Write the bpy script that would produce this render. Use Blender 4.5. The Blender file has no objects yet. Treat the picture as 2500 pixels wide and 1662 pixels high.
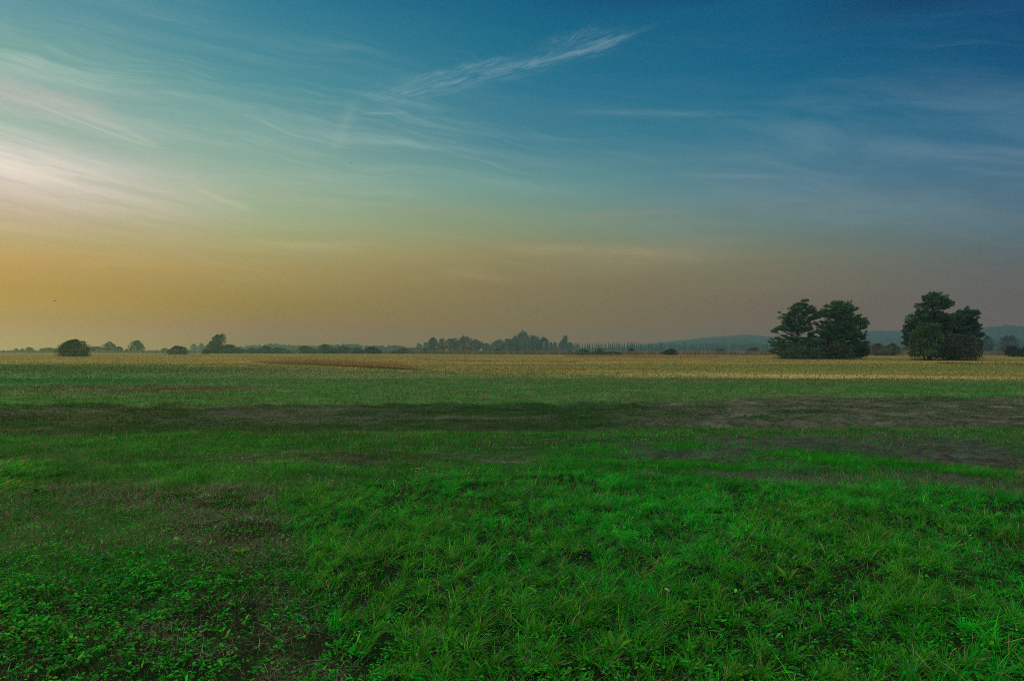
import bpy, math, random
import numpy as np
random.seed(7)
rng = np.random.default_rng(7)
S = bpy.context.scene
COL = S.collection
F = 1667.0            # focal length in photo pixels (24 mm on 36 mm, 2500 px wide)
CX, HY = 1250.0, 855.0
CAMH = 1.6

def lin(c):
    c = np.asarray(c, float) / 255.0
    return np.where(c <= 0.04045, c / 12.92, ((c + 0.055) / 1.055) ** 2.4)

def at(px, py, D):     # photo pixel at distance D -> world point
    return np.array([(px - CX) / F * D, D, CAMH - (py - HY) / F * D])
def gdist(py):
    return CAMH * F / (py - HY)

# ------------------------------------------------------------------ numpy noise
def _hash(ix, iy, seed):
    h = (ix * 374761393 + iy * 668265263 + seed * 1442695041) & 0xffffffff
    h = ((h ^ (h >> 13)) * 1274126177) & 0xffffffff
    return ((h ^ (h >> 16)) & 0xffff) / 65535.0
def vnoise(x, y, seed=0):
    ix = np.floor(x).astype(np.int64); iy = np.floor(y).astype(np.int64)
    fx = x - ix; fy = y - iy
    fx = fx * fx * (3 - 2 * fx); fy = fy * fy * (3 - 2 * fy)
    a = _hash(ix, iy, seed); b = _hash(ix + 1, iy, seed)
    c = _hash(ix, iy + 1, seed); d = _hash(ix + 1, iy + 1, seed)
    return (a * (1 - fx) + b * fx) * (1 - fy) + (c * (1 - fx) + d * fx) * fy
def fbm(x, y, seed=0, o=4):
    s = 0; a = 0.5; t = 0
    for i in range(o):
        s = s + a * vnoise(x * 2 ** i, y * 2 ** i, seed + i * 17); t += a; a *= 0.55
    return s / t
def sstep(a, b, x):
    t = np.clip((x - a) / (b - a), 0, 1)
    return t * t * (3 - 2 * t)

# ------------------------------------------------------------------ mesh helpers
def raw_mesh(name, V, loops, starts, totals, fcol=None, smooth=False):
    me = bpy.data.meshes.new(name)
    V = np.ascontiguousarray(V, dtype=np.float32)
    me.vertices.add(len(V)); me.vertices.foreach_set('co', V.ravel())
    me.loops.add(len(loops)); me.loops.foreach_set('vertex_index', np.asarray(loops, dtype=np.int32))
    me.polygons.add(len(starts))
    me.polygons.foreach_set('loop_start', np.asarray(starts, dtype=np.int32))
    me.polygons.foreach_set('loop_total', np.asarray(totals, dtype=np.int32))
    if fcol is not None:
        fcol = np.asarray(fcol, dtype=np.float32)
        dom = 'FACE' if len(fcol) == len(starts) else 'POINT'
        a = me.attributes.new('tint', 'FLOAT_COLOR', dom)
        a.data.foreach_set('color', np.hstack([fcol, np.ones((len(fcol), 1), np.float32)]).ravel())
    if smooth:
        me.polygons.foreach_set('use_smooth', np.ones(len(starts), dtype=bool))
    me.update(calc_edges=True)
    return me
def poly_mesh(name, V, faces, fcol=None, smooth=False):
    loops = [i for f in faces for i in f]
    tot = [len(f) for f in faces]
    st = np.concatenate([[0], np.cumsum(tot)[:-1]])
    return raw_mesh(name, V, loops, st, tot, fcol, smooth)
def link(name, me, mat, parent=None, loc=None):
    o = bpy.data.objects.new(name, me); COL.objects.link(o)
    if me is not None and mat is not None and not me.materials: me.materials.append(mat)
    if parent is not None: o.parent = parent
    if loc is not None: o.location = loc
    return o
def tag(o, label=None, cat=None, group=None, kind=None):
    if label: o['label'] = label
    if cat: o['category'] = cat
    if group: o['group'] = group
    if kind: o['kind'] = kind
    return o
def empty(name, loc, label, cat, group=None):
    o = bpy.data.objects.new(name, None); COL.objects.link(o); o.location = loc
    o.empty_display_size = 0.3
    return tag(o, label, cat, group)

# ------------------------------------------------------------------ materials
def newmat(name):
    m = bpy.data.materials.new(name); m.use_nodes = True
    nt = m.node_tree; nt.nodes.clear()
    return m, nt, nt.nodes.new('ShaderNodeOutputMaterial')
def leaf_mat(name, trans=0.3, rough=0.55, spec=0.3, nscale=8.0, nvar=0.35, mul=1.0):
    m, nt, out = newmat(name); N = nt.nodes; L = nt.links
    at_ = N.new('ShaderNodeAttribute'); at_.attribute_name = 'tint'
    geo = N.new('ShaderNodeNewGeometry')
    no = N.new('ShaderNodeTexNoise'); no.inputs['Scale'].default_value = nscale; no.inputs['Detail'].default_value = 2
    L.new(geo.outputs['Position'], no.inputs['Vector'])
    mr = N.new('ShaderNodeMapRange'); mr.inputs['From Min'].default_value = 0.3; mr.inputs['From Max'].default_value = 0.7
    mr.inputs['To Min'].default_value = (1 - nvar) * mul; mr.inputs['To Max'].default_value = (1 + nvar) * mul
    L.new(no.outputs['Fac'], mr.inputs['Value'])
    sc = N.new('ShaderNodeVectorMath'); sc.operation = 'SCALE'
    L.new(at_.outputs['Color'], sc.inputs[0]); L.new(mr.outputs['Result'], sc.inputs['Scale'])
    p = N.new('ShaderNodeBsdfPrincipled'); p.inputs['Roughness'].default_value = rough
    p.inputs['Specular IOR Level'].default_value = spec
    L.new(sc.outputs[0], p.inputs['Base Color'])
    if trans > 0:
        t = N.new('ShaderNodeBsdfTranslucent'); L.new(sc.outputs[0], t.inputs['Color'])
        mx = N.new('ShaderNodeMixShader'); mx.inputs[0].default_value = trans
        L.new(p.outputs[0], mx.inputs[1]); L.new(t.outputs[0], mx.inputs[2]); L.new(mx.outputs[0], out.inputs[0])
    else:
        L.new(p.outputs[0], out.inputs[0])
    return m
def noise_mat(name, c1, c2, scale=5, rough=0.9, bump=0.0, stretch=(1, 1, 1)):
    m, nt, out = newmat(name); N = nt.nodes; L = nt.links
    geo = N.new('ShaderNodeTexCoord'); mp = N.new('ShaderNodeMapping'); mp.inputs['Scale'].default_value = stretch
    L.new(geo.outputs['Object'], mp.inputs[0])
    no = N.new('ShaderNodeTexNoise'); no.inputs['Scale'].default_value = scale; no.inputs['Detail'].default_value = 6
    L.new(mp.outputs[0], no.inputs['Vector'])
    r = N.new('ShaderNodeValToRGB'); r.color_ramp.elements[0].position = 0.35; r.color_ramp.elements[1].position = 0.65
    r.color_ramp.elements[0].color = (*c1, 1); r.color_ramp.elements[1].color = (*c2, 1)
    L.new(no.outputs['Fac'], r.inputs[0])
    p = N.new('ShaderNodeBsdfPrincipled'); p.inputs['Roughness'].default_value = rough; p.inputs['Specular IOR Level'].default_value = 0.15
    L.new(r.outputs[0], p.inputs['Base Color'])
    if bump:
        b = N.new('ShaderNodeBump'); b.inputs['Strength'].default_value = bump; b.inputs['Distance'].default_value = 0.1
        L.new(no.outputs['Fac'], b.inputs['Height']); L.new(b.outputs[0], p.inputs['Normal'])
    L.new(p.outputs[0], out.inputs[0])
    return m
M_BLADE = leaf_mat('grass_blade', 0.3, 0.5, 0.07, 2.5, 0.3)
M_LEAF = leaf_mat('broad_leaf', 0.25, 0.6, 0.08, 6.0, 0.3)
M_STRAW = leaf_mat('dry_straw', 0.2, 0.7, 0.15, 4.0, 0.3)
M_TREE = leaf_mat('tree_foliage', 0.3, 0.7, 0.1, 0.5, 0.35)
M_PINE = leaf_mat('pine_needles', 0.2, 0.6, 0.15, 0.35, 0.4)
M_BARK = noise_mat('bark', (0.03, 0.024, 0.018), (0.09, 0.065, 0.045), 6, 0.9, 0.5, (1, 1, 0.3))
M_PETAL = noise_mat('white_petals', (0.42, 0.44, 0.38), (0.6, 0.6, 0.56), 60)
M_STALK = noise_mat('pale_stalk', (0.3, 0.32, 0.15), (0.42, 0.42, 0.22), 20)
M_BIRD = noise_mat('bird_feathers', (0.10, 0.09, 0.07), (0.16, 0.14, 0.11), 20)

# ------------------------------------------------------------------ zones of the field, as functions of the ground point
def pxy(x, y):
    y = np.maximum(y, 0.5)
    return CX + F * x / y, HY + F * CAMH / y
def blob(X, Y, cx, cy, rx, ry, rot=0.0, soft=0.5):
    dx = X - cx; dy = Y - cy
    c, s = math.cos(rot), math.sin(rot)
    u = (dx * c + dy * s) / rx; v = (-dx * s + dy * c) / ry
    return 1 - sstep(1 - soft, 1 + soft, np.sqrt(u * u + v * v))
def zones(x, y):
    """returns dict of 0..1 masks: gold, tall, broad, hay, mud, lush, band"""
    X, Y = pxy(x, y)
    n1 = fbm(x * 1.1, y * 0.7, 3) - 0.5
    n2 = fbm(x * 0.35, y * 0.3, 11) - 0.5
    n3 = fbm(x * 4.0, y * 3.0, 23) - 0.5
    near = sstep(30, 8, y)
    Xw = X + (n1 * 180 + n3 * 60) * (0.3 + 0.7 * near)
    Yw = Y + n1 * 26 * sstep(900, 1200, Y) + n3 * 30 * sstep(1000, 1400, Y) + n2 * 10 * sstep(940, 1000, Y)
    Z = {}
    yb = np.interp(X, [0, 500, 1000, 1500, 2000, 2500], [889, 896, 906, 919, 927, 934])
    Z['gold'] = 1 - sstep(-9, 8, Y + n2 * 14 + n3 * 12 - yb)
    bt = np.interp(X, [0, 500, 1250, 1700, 1950, 2500], [993, 990, 987, 980, 971, 970])
    bb = np.interp(X, [0, 600, 1000, 1400, 1700, 2500], [1066, 1056, 1050, 1050, 1044, 1041])
    Z['band'] = sstep(-4, 4, Y + n1 * 10 - bt) * (1 - sstep(-5, 5, Y + n1 * 8 - bb))
    bh = np.maximum.reduce([blob(Xw, Yw, 760, 1018, 320, 22) * 0.75, blob(Xw, Yw, 1190, 1022, 130, 22) * 0.7,
                            sstep(1400, 1800, Xw) * 1.0, blob(Xw, Yw, 80, 1005, 260, 12) * 0.6])
    bh = bh * sstep(0.36, 0.56, fbm(x * 0.35, y * 1.3, 31) + 0.12 * sstep(1300, 1900, X))
    Z['bandhay'] = Z['band'] * bh
    m = np.maximum.reduce([blob(Xw, Yw, 1660, 1100, 240, 22, 0.05), blob(Xw, Yw, 1950, 1080, 330, 22),
                           blob(Xw, Yw, 2330, 1105, 330, 40, 0.1), blob(Xw, Yw, 2060, 1165, 460, 26, 0.03) * 0.85,
                           blob(Xw, Yw, 2420, 1180, 200, 40) * 0.9, blob(Xw, Yw, 860, 1128, 60, 10) * 0.7,
                           blob(Xw, Yw, 1150, 1112, 110, 10) * 0.5, blob(Xw, Yw, 570, 1003, 80, 12) * 0.9])
    Z['mud'] = m
    lush = (0.35 + 0.65 * sstep(0.3, 0.55, fbm(x * 1.4, y * 0.8, 33))) * np.maximum.reduce([blob(X + n1 * 60, Yw, 2000, 1122, 150, 9, 0.08, 0.35), blob(X + n1 * 60, Yw, 2110, 1138, 130, 8, 0.08, 0.35),
                              blob(X + n1 * 60, Yw, 2290, 1143, 170, 9, 0.06, 0.35), blob(X, Yw, 1400, 1130, 110, 9, 0.02, 0.5) * 0.6,
                              blob(X, Yw, 1690, 1136, 140, 8, 0.03, 0.4), blob(X, Yw, 1450, 1092, 90, 6) * 0.8,
                              blob(X, Yw, 1660, 1094, 80, 6) * 0.7])
    Z['lush'] = lush
    Z['mud'] = np.maximum(m - lush * 1.2, 0)
    # tall fresh grass, lower right
    yt = np.interp(X, [600, 800, 1000, 1500, 1900, 2200, 2500], [1205, 1188, 1165, 1160, 1182, 1190, 1205])
    xl = np.interp(Y, [1150, 1200, 1400, 1662], [600, 660, 780, 870])
    tall = sstep(-8, 10, Y + n1 * 16 - yt) * sstep(-45, 45, X + n1 * 120 + n3 * 90 - xl)
    tl = blob(Xw, Yw, 0, 1160, 120, 55)
    Z['tall'] = np.maximum(tall, tl)
    hay = np.maximum.reduce([blob(Xw, Yw, 420, 1215, 330, 34), blob(Xw, Yw, 560, 1300, 190, 75), blob(Xw, Yw, 180, 1330, 190, 26) * 0.7,
                             blob(Xw, Yw, 590, 1400, 200, 36), blob(Xw, Yw, 40, 1250, 110, 60) * 0.6, blob(Xw, Yw, 600, 1490, 200, 60) * 0.85, blob(Xw, Yw, 560, 1580, 250, 60),
                             blob(Xw, Yw, 740, 1640, 220, 60), blob(Xw, Yw, 330, 1480, 120, 25) * 0.5, blob(Xw, Yw, 900, 1120, 330, 20) * 0.6,
                             blob(Xw, Yw, 1300, 1085, 260, 16) * 0.5])
    Z['hay'] = np.clip(hay - Z['tall'], 0, 1)
    Z['broad'] = sstep(1320, 1420, Y) * (1 - Z['tall']) * (1 - 0.65 * Z['hay'])
    Z['X'] = X; Z['Y'] = Y; Z['n1'] = n1; Z['n2'] = n2; Z['n3'] = n3
    return Z
def gheight(x, y):
    z = (fbm(x * 0.5, y * 0.5, 5) - 0.5) * 0.10 * sstep(45, 12, y) * sstep(1.0, 3.5, y)
    z = z + (fbm(x * 2.2, y * 2.2, 6) - 0.5) * 0.05 * sstep(26, 9, y)
    X, Y = pxy(x, y)
    z = z - 0.05 * blob(X, Y, 2000, 1044, 900, 4) - 0.04 * blob(X, Y, 1250, 1052, 500, 3)
    z = z + (fbm(x * 5, y * 5, 8) - 0.5) * 0.11 * sstep(20, 16, y) * sstep(8.5, 9.5, y) * sstep(1300, 1500, X)
    z = z + (fbm(x * 1.4, y * 1.8, 9) - 0.5) * 0.22 * sstep(13.2, 14.5, y) * sstep(24, 21, y)
    z = z + 0.16 * np.exp(-(((x - 10.3) / 2.2) ** 2 + ((y - 33.5) / 1.6) ** 2))
    return z

# ------------------------------------------------------------------ ground sheet
def build_ground():
    ys = np.concatenate([[-40, -15, -5, 0, 1.2], np.geomspace(2.0, 60, 620), np.geomspace(60.5, 420, 260)[1:], [600, 900, 1300, 1940]])
    us = np.linspace(-1.05, 1.05, 560)
    yy = np.repeat(ys, len(us)).reshape(len(ys), len(us))
    half = np.maximum(np.abs(yy), 3.0)
    half = np.where(yy < 2.0, 3.0 + (2.0 - yy) * 3, np.maximum(yy * 1.0, 3.0)); half = np.minimum(half, 1940)
    half = np.where(yy >= 420, 1800, half)
    edge = np.abs(us) > 1.02
    xx = us[None, :] * half
    xx = np.where(np.abs(us)[None, :] >= 1.0499, np.sign(us)[None, :] * 1900, xx)
    zz = gheight(xx, yy)
    x = xx.ravel(); y = yy.ravel()
    Z = zones(x, y)
    X, Y = Z['X'], Z['Y']
    soil = np.array([0.008, 0.011, 0.005])
    g_short = np.array([0.020, 0.085, 0.014])
    c = np.tile(g_short, (len(x), 1)) * (0.7 + 0.6 * fbm(x * 0.8, y * 0.8, 41))[:, None]
    def mix(c, col, m): return c * (1 - m[:, None]) + np.asarray(col) * m[:, None]
    # meadow between the band and the gold field
    gm = sstep(36, 30, y) * 0 + (Y < 1000)
    n = fbm(x * 0.05, y * 0.22, 51); nn = fbm(x * 0.3, y * 0.9, 52)
    mead = mix(np.tile([0.060, 0.160, 0.045], (len(x), 1)), [0.145, 0.175, 0.075], np.clip(sstep(0.35, 0.7, n) * 0.6 + sstep(970, 915, Y) * 0.6 + (nn - 0.5) * 0.5, 0, 1))
    dkb = sstep(920, 905, Y) * sstep(900, 300, X); mead = mix(mead, [0.035, 0.105, 0.035], dkb * 0.8)
    mead = mix(mead, [0.02, 0.17, 0.045], blob(X, Y, 150, 925, 520, 11) * 0.8)
    mead = mix(mead, [0.10, 0.105, 0.06], blob(X, Y, 330, 951, 330, 9) * 0.8)
    mead = mix(mead, [0.03, 0.155, 0.025], blob(X, Y, 350, 974, 700, 11) * 0.7)
    mead = mix(mead, [0.09, 0.10, 0.04], blob(X, Y, 1650, 936, 230, 5) * 0.6)
    c = np.where(gm[:, None], mead, c)
    # gold field: straw with greener strip on the right
    gn = fbm(x * 0.02, y * 0.12, 61); gf = fbm(x * 0.15, y * 0.6, 62)
    gold = mix(np.tile([0.33, 0.25, 0.075], (len(x), 1)), [0.22, 0.25, 0.065],
               np.clip(sstep(900, 2000, X) * 0.35 + (gn - 0.5) * 1.2 + blob(X, Y, 2300, 900, 900, 8) * 0.6 + blob(X, Y, 900, 868, 500, 6) * 0.7, 0, 1))
    gold = gold * (0.75 + 0.5 * gf)[:, None]
    pale = blob(X, Y, 1960, 919, 420, 6, 0.01, 0.6)
    gold = mix(gold, [0.55, 0.42, 0.17], pale * 0.8)
    gold = mix(gold, [0.32, 0.17, 0.06], blob(X, Y, 1650, 873, 300, 4) * 0.7)
    c = mix(c, c, Z['gold'] * 0); c = c * (1 - Z['gold'][:, None]) + gold * Z['gold'][:, None]
    c = mix(c, [0.018, 0.046, 0.016], Z['band'] * 0.9)
    bt_ = (0.15 + 1.7 * fbm(x * 1.0, y * 2.4, 143))[:, None]; c = c * (1 - (Z['bandhay'] * 0.85)[:, None]) + np.array([0.115, 0.120, 0.088]) * bt_ * (Z['bandhay'] * 0.85)[:, None]
    mt_ = (0.35 + 1.3 * fbm(x * 5, y * 6, 145))[:, None]; c = c * (1 - (Z['mud'] * 0.92)[:, None]) + np.array([0.050, 0.060, 0.052]) * mt_ * (Z['mud'] * 0.92)[:, None]
    c = mix(c, soil, np.clip(Z['tall'] + Z['hay'] + Z['broad'], 0, 1) * 0.95)
    c = mix(c, [0.015, 0.09, 0.01], Z['lush'])
    ny, nx = xx.shape
    V = np.stack([x, y, zz.ravel()], 1)
    i = np.arange(ny - 1)[:, None] * nx + np.arange(nx - 1)[None, :]
    q = np.stack([i, i + 1, i + nx + 1, i + nx], -1).reshape(-1, 4)
    me = raw_mesh('ground', V, q.ravel(), np.arange(len(q)) * 4, np.full(len(q), 4), c, True)
    m, nt, out = newmat('field_ground'); N = nt.nodes; L = nt.links
    a = N.new('ShaderNodeAttribute'); a.attribute_name = 'tint'
    g = N.new('ShaderNodeNewGeometry')
    n1 = N.new('ShaderNodeTexNoise'); n1.inputs['Scale'].default_value = 14; n1.inputs['Detail'].default_value = 8; n1.inputs['Roughness'].default_value = 0.65
    n2 = N.new('ShaderNodeTexNoise'); n2.inputs['Scale'].default_value = 1.3; n2.inputs['Detail'].default_value = 8; n2.inputs['Roughness'].default_value = 0.7
    L.new(g.outputs['Position'], n1.inputs['Vector']); L.new(g.outputs['Position'], n2.inputs['Vector'])
    ad = N.new('ShaderNodeMath'); ad.operation = 'ADD'; L.new(n1.outputs['Fac'], ad.inputs[0]); L.new(n2.outputs['Fac'], ad.inputs[1])
    mr = N.new('ShaderNodeMapRange'); mr.inputs['From Min'].default_value = 0.7; mr.inputs['From Max'].default_value = 1.3
    mr.inputs['To Min'].default_value = 0.55; mr.inputs['To Max'].default_value = 1.45; L.new(ad.outputs[0], mr.inputs['Value'])
    sc = N.new('ShaderNodeVectorMath'); sc.operation = 'SCALE'; L.new(a.outputs['Color'], sc.inputs[0]); L.new(mr.outputs[0], sc.inputs['Scale'])
    b = N.new('ShaderNodeBump'); b.inputs['Strength'].default_value = 0.7; b.inputs['Distance'].default_value = 0.04
    L.new(n1.outputs['Fac'], b.inputs['Height'])
    p = N.new('ShaderNodeBsdfPrincipled'); p.inputs['Roughness'].default_value = 0.95; p.inputs['Specular IOR Level'].default_value = 0.08
    L.new(sc.outputs[0], p.inputs['Base Color']); L.new(b.outputs[0], p.inputs['Normal']); L.new(p.outputs[0], out.inputs[0])
    o = link('ground', me, m); tag(o, kind='structure')
build_ground()

# ------------------------------------------------------------------ blades and leaves
def blades(name, P, h, w, ldir, lean, col, mat, label, seg=2, droop=0.0):
    """curved tapering blades; P base points, lean horizontal reach as share of h along ldir, droop lowers the tip"""
    n = len(P)
    yaw = ldir + math.pi / 2 + rng.normal(0, 0.5, n)
    wd = np.stack([np.cos(yaw), np.sin(yaw), np.zeros(n)], 1) * (w / 2)[:, None]
    d = np.stack([np.cos(ldir), np.sin(ldir), np.zeros(n)], 1)
    ts = [0, 0.5, 1.0] if seg == 2 else [0, 0.35, 0.7, 1.0]
    rows = []
    for t in ts:
        c = P + d * (lean * h * t ** 1.7)[:, None]
        c = c + np.array([0, 0, 1.0]) * (h * (t - droop * t ** 3))[:, None]
        k = (1 - 0.25 * t) if t < 1 else 0
        if t < 1: rows += [c - wd * k, c + wd * k]
        else: rows += [c]
    k = len(rows)
    V = np.stack(rows, 1).reshape(-1, 3)
    base = (np.arange(n) * k)[:, None]
    if seg == 2:
        q = np.array([0, 1, 3, 2, 2, 3, 4]); tot = [4, 3]
    else:
        q = np.array([0, 1, 3, 2, 2, 3, 5, 4, 4, 5, 6]); tot = [4, 4, 3]
    loops = (base + q[None, :]).ravel()
    totals = np.tile(tot, n); starts = np.concatenate([[0], np.cumsum(totals)[:-1]])
    fc = np.repeat(col, len(tot), axis=0)
    me = raw_mesh(name, V, loops, starts, totals, fc)
    o = link(name, me, mat); tag(o, label, None, None, 'stuff')
    return o
def scatter(n, y0, y1, spread=0.80, extra=1.2, power=1.0):
    # uniform over the ground wedge
    u = rng.random(n)
    y = np.sqrt(y0 ** 2 + u * (y1 ** 2 - y0 ** 2)) if power == 1 else y0 * (y1 / y0) ** u
    x = rng.uniform(-1, 1, n) * (y * spread + extra)
    return x, y
def vary(c, n, s=0.25, hue=0.2):
    c = np.asarray(c)[None, :] * np.exp(rng.normal(0, s, n))[:, None]
    c = c * np.exp(rng.normal(0, hue, (n, 3)) * np.array([1, 0.3, 0.6]))
    return c
def clumpy(x, y, cell, seed, keepfrac=1.0):
    """pull points towards jittered clump centres; returns new x, y and clump id hash"""
    ix = np.floor(x / cell).astype(np.int64); iy = np.floor(y / cell).astype(np.int64)
    cx = (ix + _hash(ix, iy, seed)) * cell; cy = (iy + _hash(ix, iy, seed + 1)) * cell
    return cx, cy, _hash(ix, iy, seed + 2), _hash(ix, iy, seed + 3)

QUAL = 1.0
# --- tall fresh grass of the near field, tufted
def tall_grass():
    n = int(520000 * QUAL)
    x, y = scatter(n, 2.7, 9.6)
    cx, cy, r1, r2 = clumpy(x, y, 0.14, 100)
    k = 0.55
    tx = x * (1 - k) + cx * k; ty = y * (1 - k) + cy * k
    Z = zones(tx, ty)
    patch = fbm(tx * 1.6, ty * 1.6, 71)
    keep = rng.random(n) < Z['tall'] * (0.35 + 0.65 * sstep(0.36, 0.5, patch)) 
    keep &= rng.random(n) < (0.12 + 0.88 * sstep(0.1, 0.6, r2))
    tx, ty, cx, cy, r1, r2, patch, x, y = [a[keep] for a in (tx, ty, cx, cy, r1, r2, patch, x, y)]
    n = len(tx)
    out_dir = np.arctan2(ty - cy, tx - cx) + rng.normal(0, 0.8, n)
    wind = 0.6
    ld = np.where(rng.random(n) < 0.4, wind + rng.normal(0, 1.0, n), out_dir)
    h = (0.038 + 0.085 * patch * (0.5 + 0.8 * r1)) * np.exp(rng.normal(0, 0.25, n))
    w = rng.uniform(0.0020, 0.0046, n) * (0.70 + 0.08 * ty)
    lean = np.abs(rng.normal(0.75, 0.6, n)) + 0.15
    base = np.array([0.008, 0.310, 0.008])
    col = vary(base, n, 0.28, 0.25)
    col = col * (np.exp((r2 - 0.5) * 0.6) * (0.55 + 0.9 * fbm(tx * 1.1, ty * 1.1, 171)))[:, None]
    yel = (fbm(tx * 0.8, ty * 0.8, 73) + r1 * 0.2 + rng.normal(0, 0.08, n)) > 0.62
    col[yel] = vary([0.040, 0.27, 0.006], yel.sum(), 0.35, 0.15)
    blu = rng.random(n) < 0.12; col[blu] = vary([0.02, 0.24, 0.06], blu.sum(), 0.25, 0.15)
    dry = rng.random(n) < 0.06; col[dry] = vary([0.30, 0.26, 0.12], dry.sum(), 0.3, 0.1)
    P = np.stack([tx, ty, gheight(tx, ty) - 0.005], 1)
    blades('tall_grass', P, h, w, ld, lean, col, M_BLADE, 'fresh tall green grass in loose tufts across the near right of the field', 3, np.clip(rng.normal(0.3, 0.25, n), 0, 0.85) )
def blades_dr(*a, **k): return blades(*a, **k)
tall_grass()

# --- short grass everywhere near and mid
def short_grass():
    Ps = []; H = []; W = []; C = []
    for (n, y0, y1, hh, ww) in ((260000, 2.7, 9.6, 0.045, 0.0036), (330000, 7.5, 20, 0.05, 0.010), (200000, 18, 38, 0.06, 0.022), (150000, 36, 78, 0.075, 0.045)):
        n = int(n * QUAL); x, y = scatter(n, y0, y1)
        Z = zones(x, y)
        dens = fbm(x * 1.3, y * 1.3, 81)
        pr = (0.35 + 0.9 * sstep(0.3, 0.6, dens))
        pr = pr * (1 - 0.82 * Z['mud'] * sstep(0.25, 0.6, 1.2 - dens)) * (1 - 0.3 * Z['hay']) * (1 - 0.3 * Z['band']) * (1 - 0.6 * Z['bandhay']) * (1 - 0.6 * Z['tall'] * (y < 9.6)) * (1 - 0.1 * Z['broad'])
        pr = pr * (1 - 0.8 * Z['gold']) + 1.2 * Z['lush']
        keep = rng.random(n) < pr
        x, y, dens = x[keep], y[keep], dens[keep]; Z = {k_: v[keep] for k_, v in Z.items()}
        n = len(x)
        h = hh * np.exp(rng.normal(0, 0.35, n)) * (0.6 + 0.8 * dens) * (1 + 0.5 * Z['lush']) * (1 - 0.35 * Z['band'])
        w = ww * rng.uniform(0.6, 1.2, n) * np.clip(y / (0.5 * (y0 + y1)), 0.5, 1.5)
        col = vary([0.012, 0.260, 0.012], n, 0.28, 0.2); ol = (sstep(1400, 900, Z['X']) * sstep(1210, 1180, Z['Y']))[:, None]; col = col * (1 - ol) + vary([0.038, 0.255, 0.020], n, 0.28, 0.2) * ol
        col = col * ((0.45 + 1.1 * fbm(x * 1.1, y * 1.5, 173)) * (1 + 0 * x))[:, None]
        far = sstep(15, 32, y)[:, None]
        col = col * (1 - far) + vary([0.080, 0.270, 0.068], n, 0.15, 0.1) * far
        X_, Y_ = Z['X'], Z['Y']
        for (bx_, by_, rx_, ry_, cc_) in ((150, 925, 520, 11, [0.02, 0.21, 0.05]), (330, 951, 330, 9, [0.12, 0.12, 0.07]), (350, 974, 700, 11, [0.035, 0.23, 0.025]), (100, 903, 900, 10, [0.04, 0.14, 0.045])):
            q_ = (rng.random(n) < blob(X_, Y_, bx_, by_, rx_, ry_) * 0.75) & (Y_ < 990); col[q_] = vary(cc_, q_.sum(), 0.2, 0.1)
        grey = rng.random(n) < np.clip(0.04 + sstep(0.48, 0.62, fbm(x * 0.12, y * 0.3, 83)) * 0.35 + sstep(960, 915, Z['Y']) * 0.40 * (Z['Y'] < 960) * sstep(200, 900, Z['X']) + 0.2 * Z['band'], 0, 0.8)
        col[grey] = vary([0.19, 0.225, 0.10], grey.sum(), 0.25, 0.1)
        brown = rng.random(n) < np.clip(0.02 + 0.16 * sstep(0.52, 0.66, fbm(x * 0.5, y * 0.7, 85)) * sstep(7, 9, y) + 0.25 * Z['hay'], 0, 1) * (1 - Z['lush'])
        col[brown] = vary([0.125, 0.115, 0.06], brown.sum(), 0.3, 0.1)
        lu = Z['lush'][:, None]
        col = col * (1 - lu) + vary([0.022, 0.36, 0.006], n, 0.2, 0.1) * lu
        bd = (Z['band'] * 0.5)[:, None]; col = col * (1 - bd)
        Ps.append(np.stack([x, y, gheight(x, y) - 0.003], 1)); H.append(h); W.append(w); C.append(col)
    P = np.vstack(Ps); n = len(P)
    blades('short_grass', P, np.concatenate(H), np.concatenate(W), rng.uniform(0, 6.28, n), np.abs(rng.normal(0.6, 0.4, n)), np.vstack(C), M_BLADE,
           'short mown green grass covering the near and middle of the field', 2)
short_grass()

# --- mown hay lying on the ground (thatch)
def hay():
    Ps = []; H = []; W = []; C = []; LD = []
    for (n, y0, y1, ln, ww) in ((300000, 2.7, 10, 0.075, 0.0024), (260000, 9, 24, 0.20, 0.009)):
        n = int(n * QUAL); x, y = scatter(n, y0, y1); Z = zones(x, y)
        cl = fbm(x * 3, y * 3, 91)
        pr = np.clip(Z['hay'] * 0.7 + Z['bandhay'] * 0.9 + 0.10 * (1 - Z['tall']) + 0.08 * Z['broad'] + 0.35 * Z['mud'] * (cl > 0.5), 0, 1) * (0.12 + 1.3 * sstep(0.38, 0.6, cl))
        keep = rng.random(n) < pr; x, y = x[keep], y[keep]; n = len(x)
        mudk = Z['mud'][keep]
        Ps.append(np.stack([x, y, gheight(x, y) + rng.uniform(0.0, 0.03, n)], 1))
        H.append(ln * np.exp(rng.normal(0, 0.4, n))); W.append(ww * rng.uniform(0.6, 1.3, n) * np.clip(y / (0.55 * (y0 + y1)), 0.7, 1.6))
        c = vary([0.200, 0.200, 0.130], n, 0.4, 0.08); pl = rng.random(n) < 0.15; c[pl] = vary([0.42, 0.41, 0.29], pl.sum(), 0.2, 0.06)
        dk = rng.random(n) < 0.3; c[dk] *= 0.4
        c = c * (1 - 0.45 * mudk[:, None])
        if y0 > 8: c = c ** 0.85 * 0.62 * np.array([0.9, 1.0, 0.9])
        LD.append(rng.uniform(0, 6.28, n) if y0 < 8 else rng.normal(0, 0.35, n) + math.pi * (rng.random(n) < 0.5))
        C.append(c)
    P = np.vstack(Ps); L = np.concatenate(H); W = np.concatenate(W); C = np.vstack(C); n = len(P)
    # lying straws: low h, long lean
    h = np.abs(rng.normal(0.012, 0.018, n)) * np.where(P[:, 1] > 9, 0.5, 1.0) + 0.003
    blades('cut_hay', P, h, W, np.concatenate(LD), L / h, C, M_STRAW, 'dry brown mown hay lying in thin patches on the turf', 2)
hay()

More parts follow.
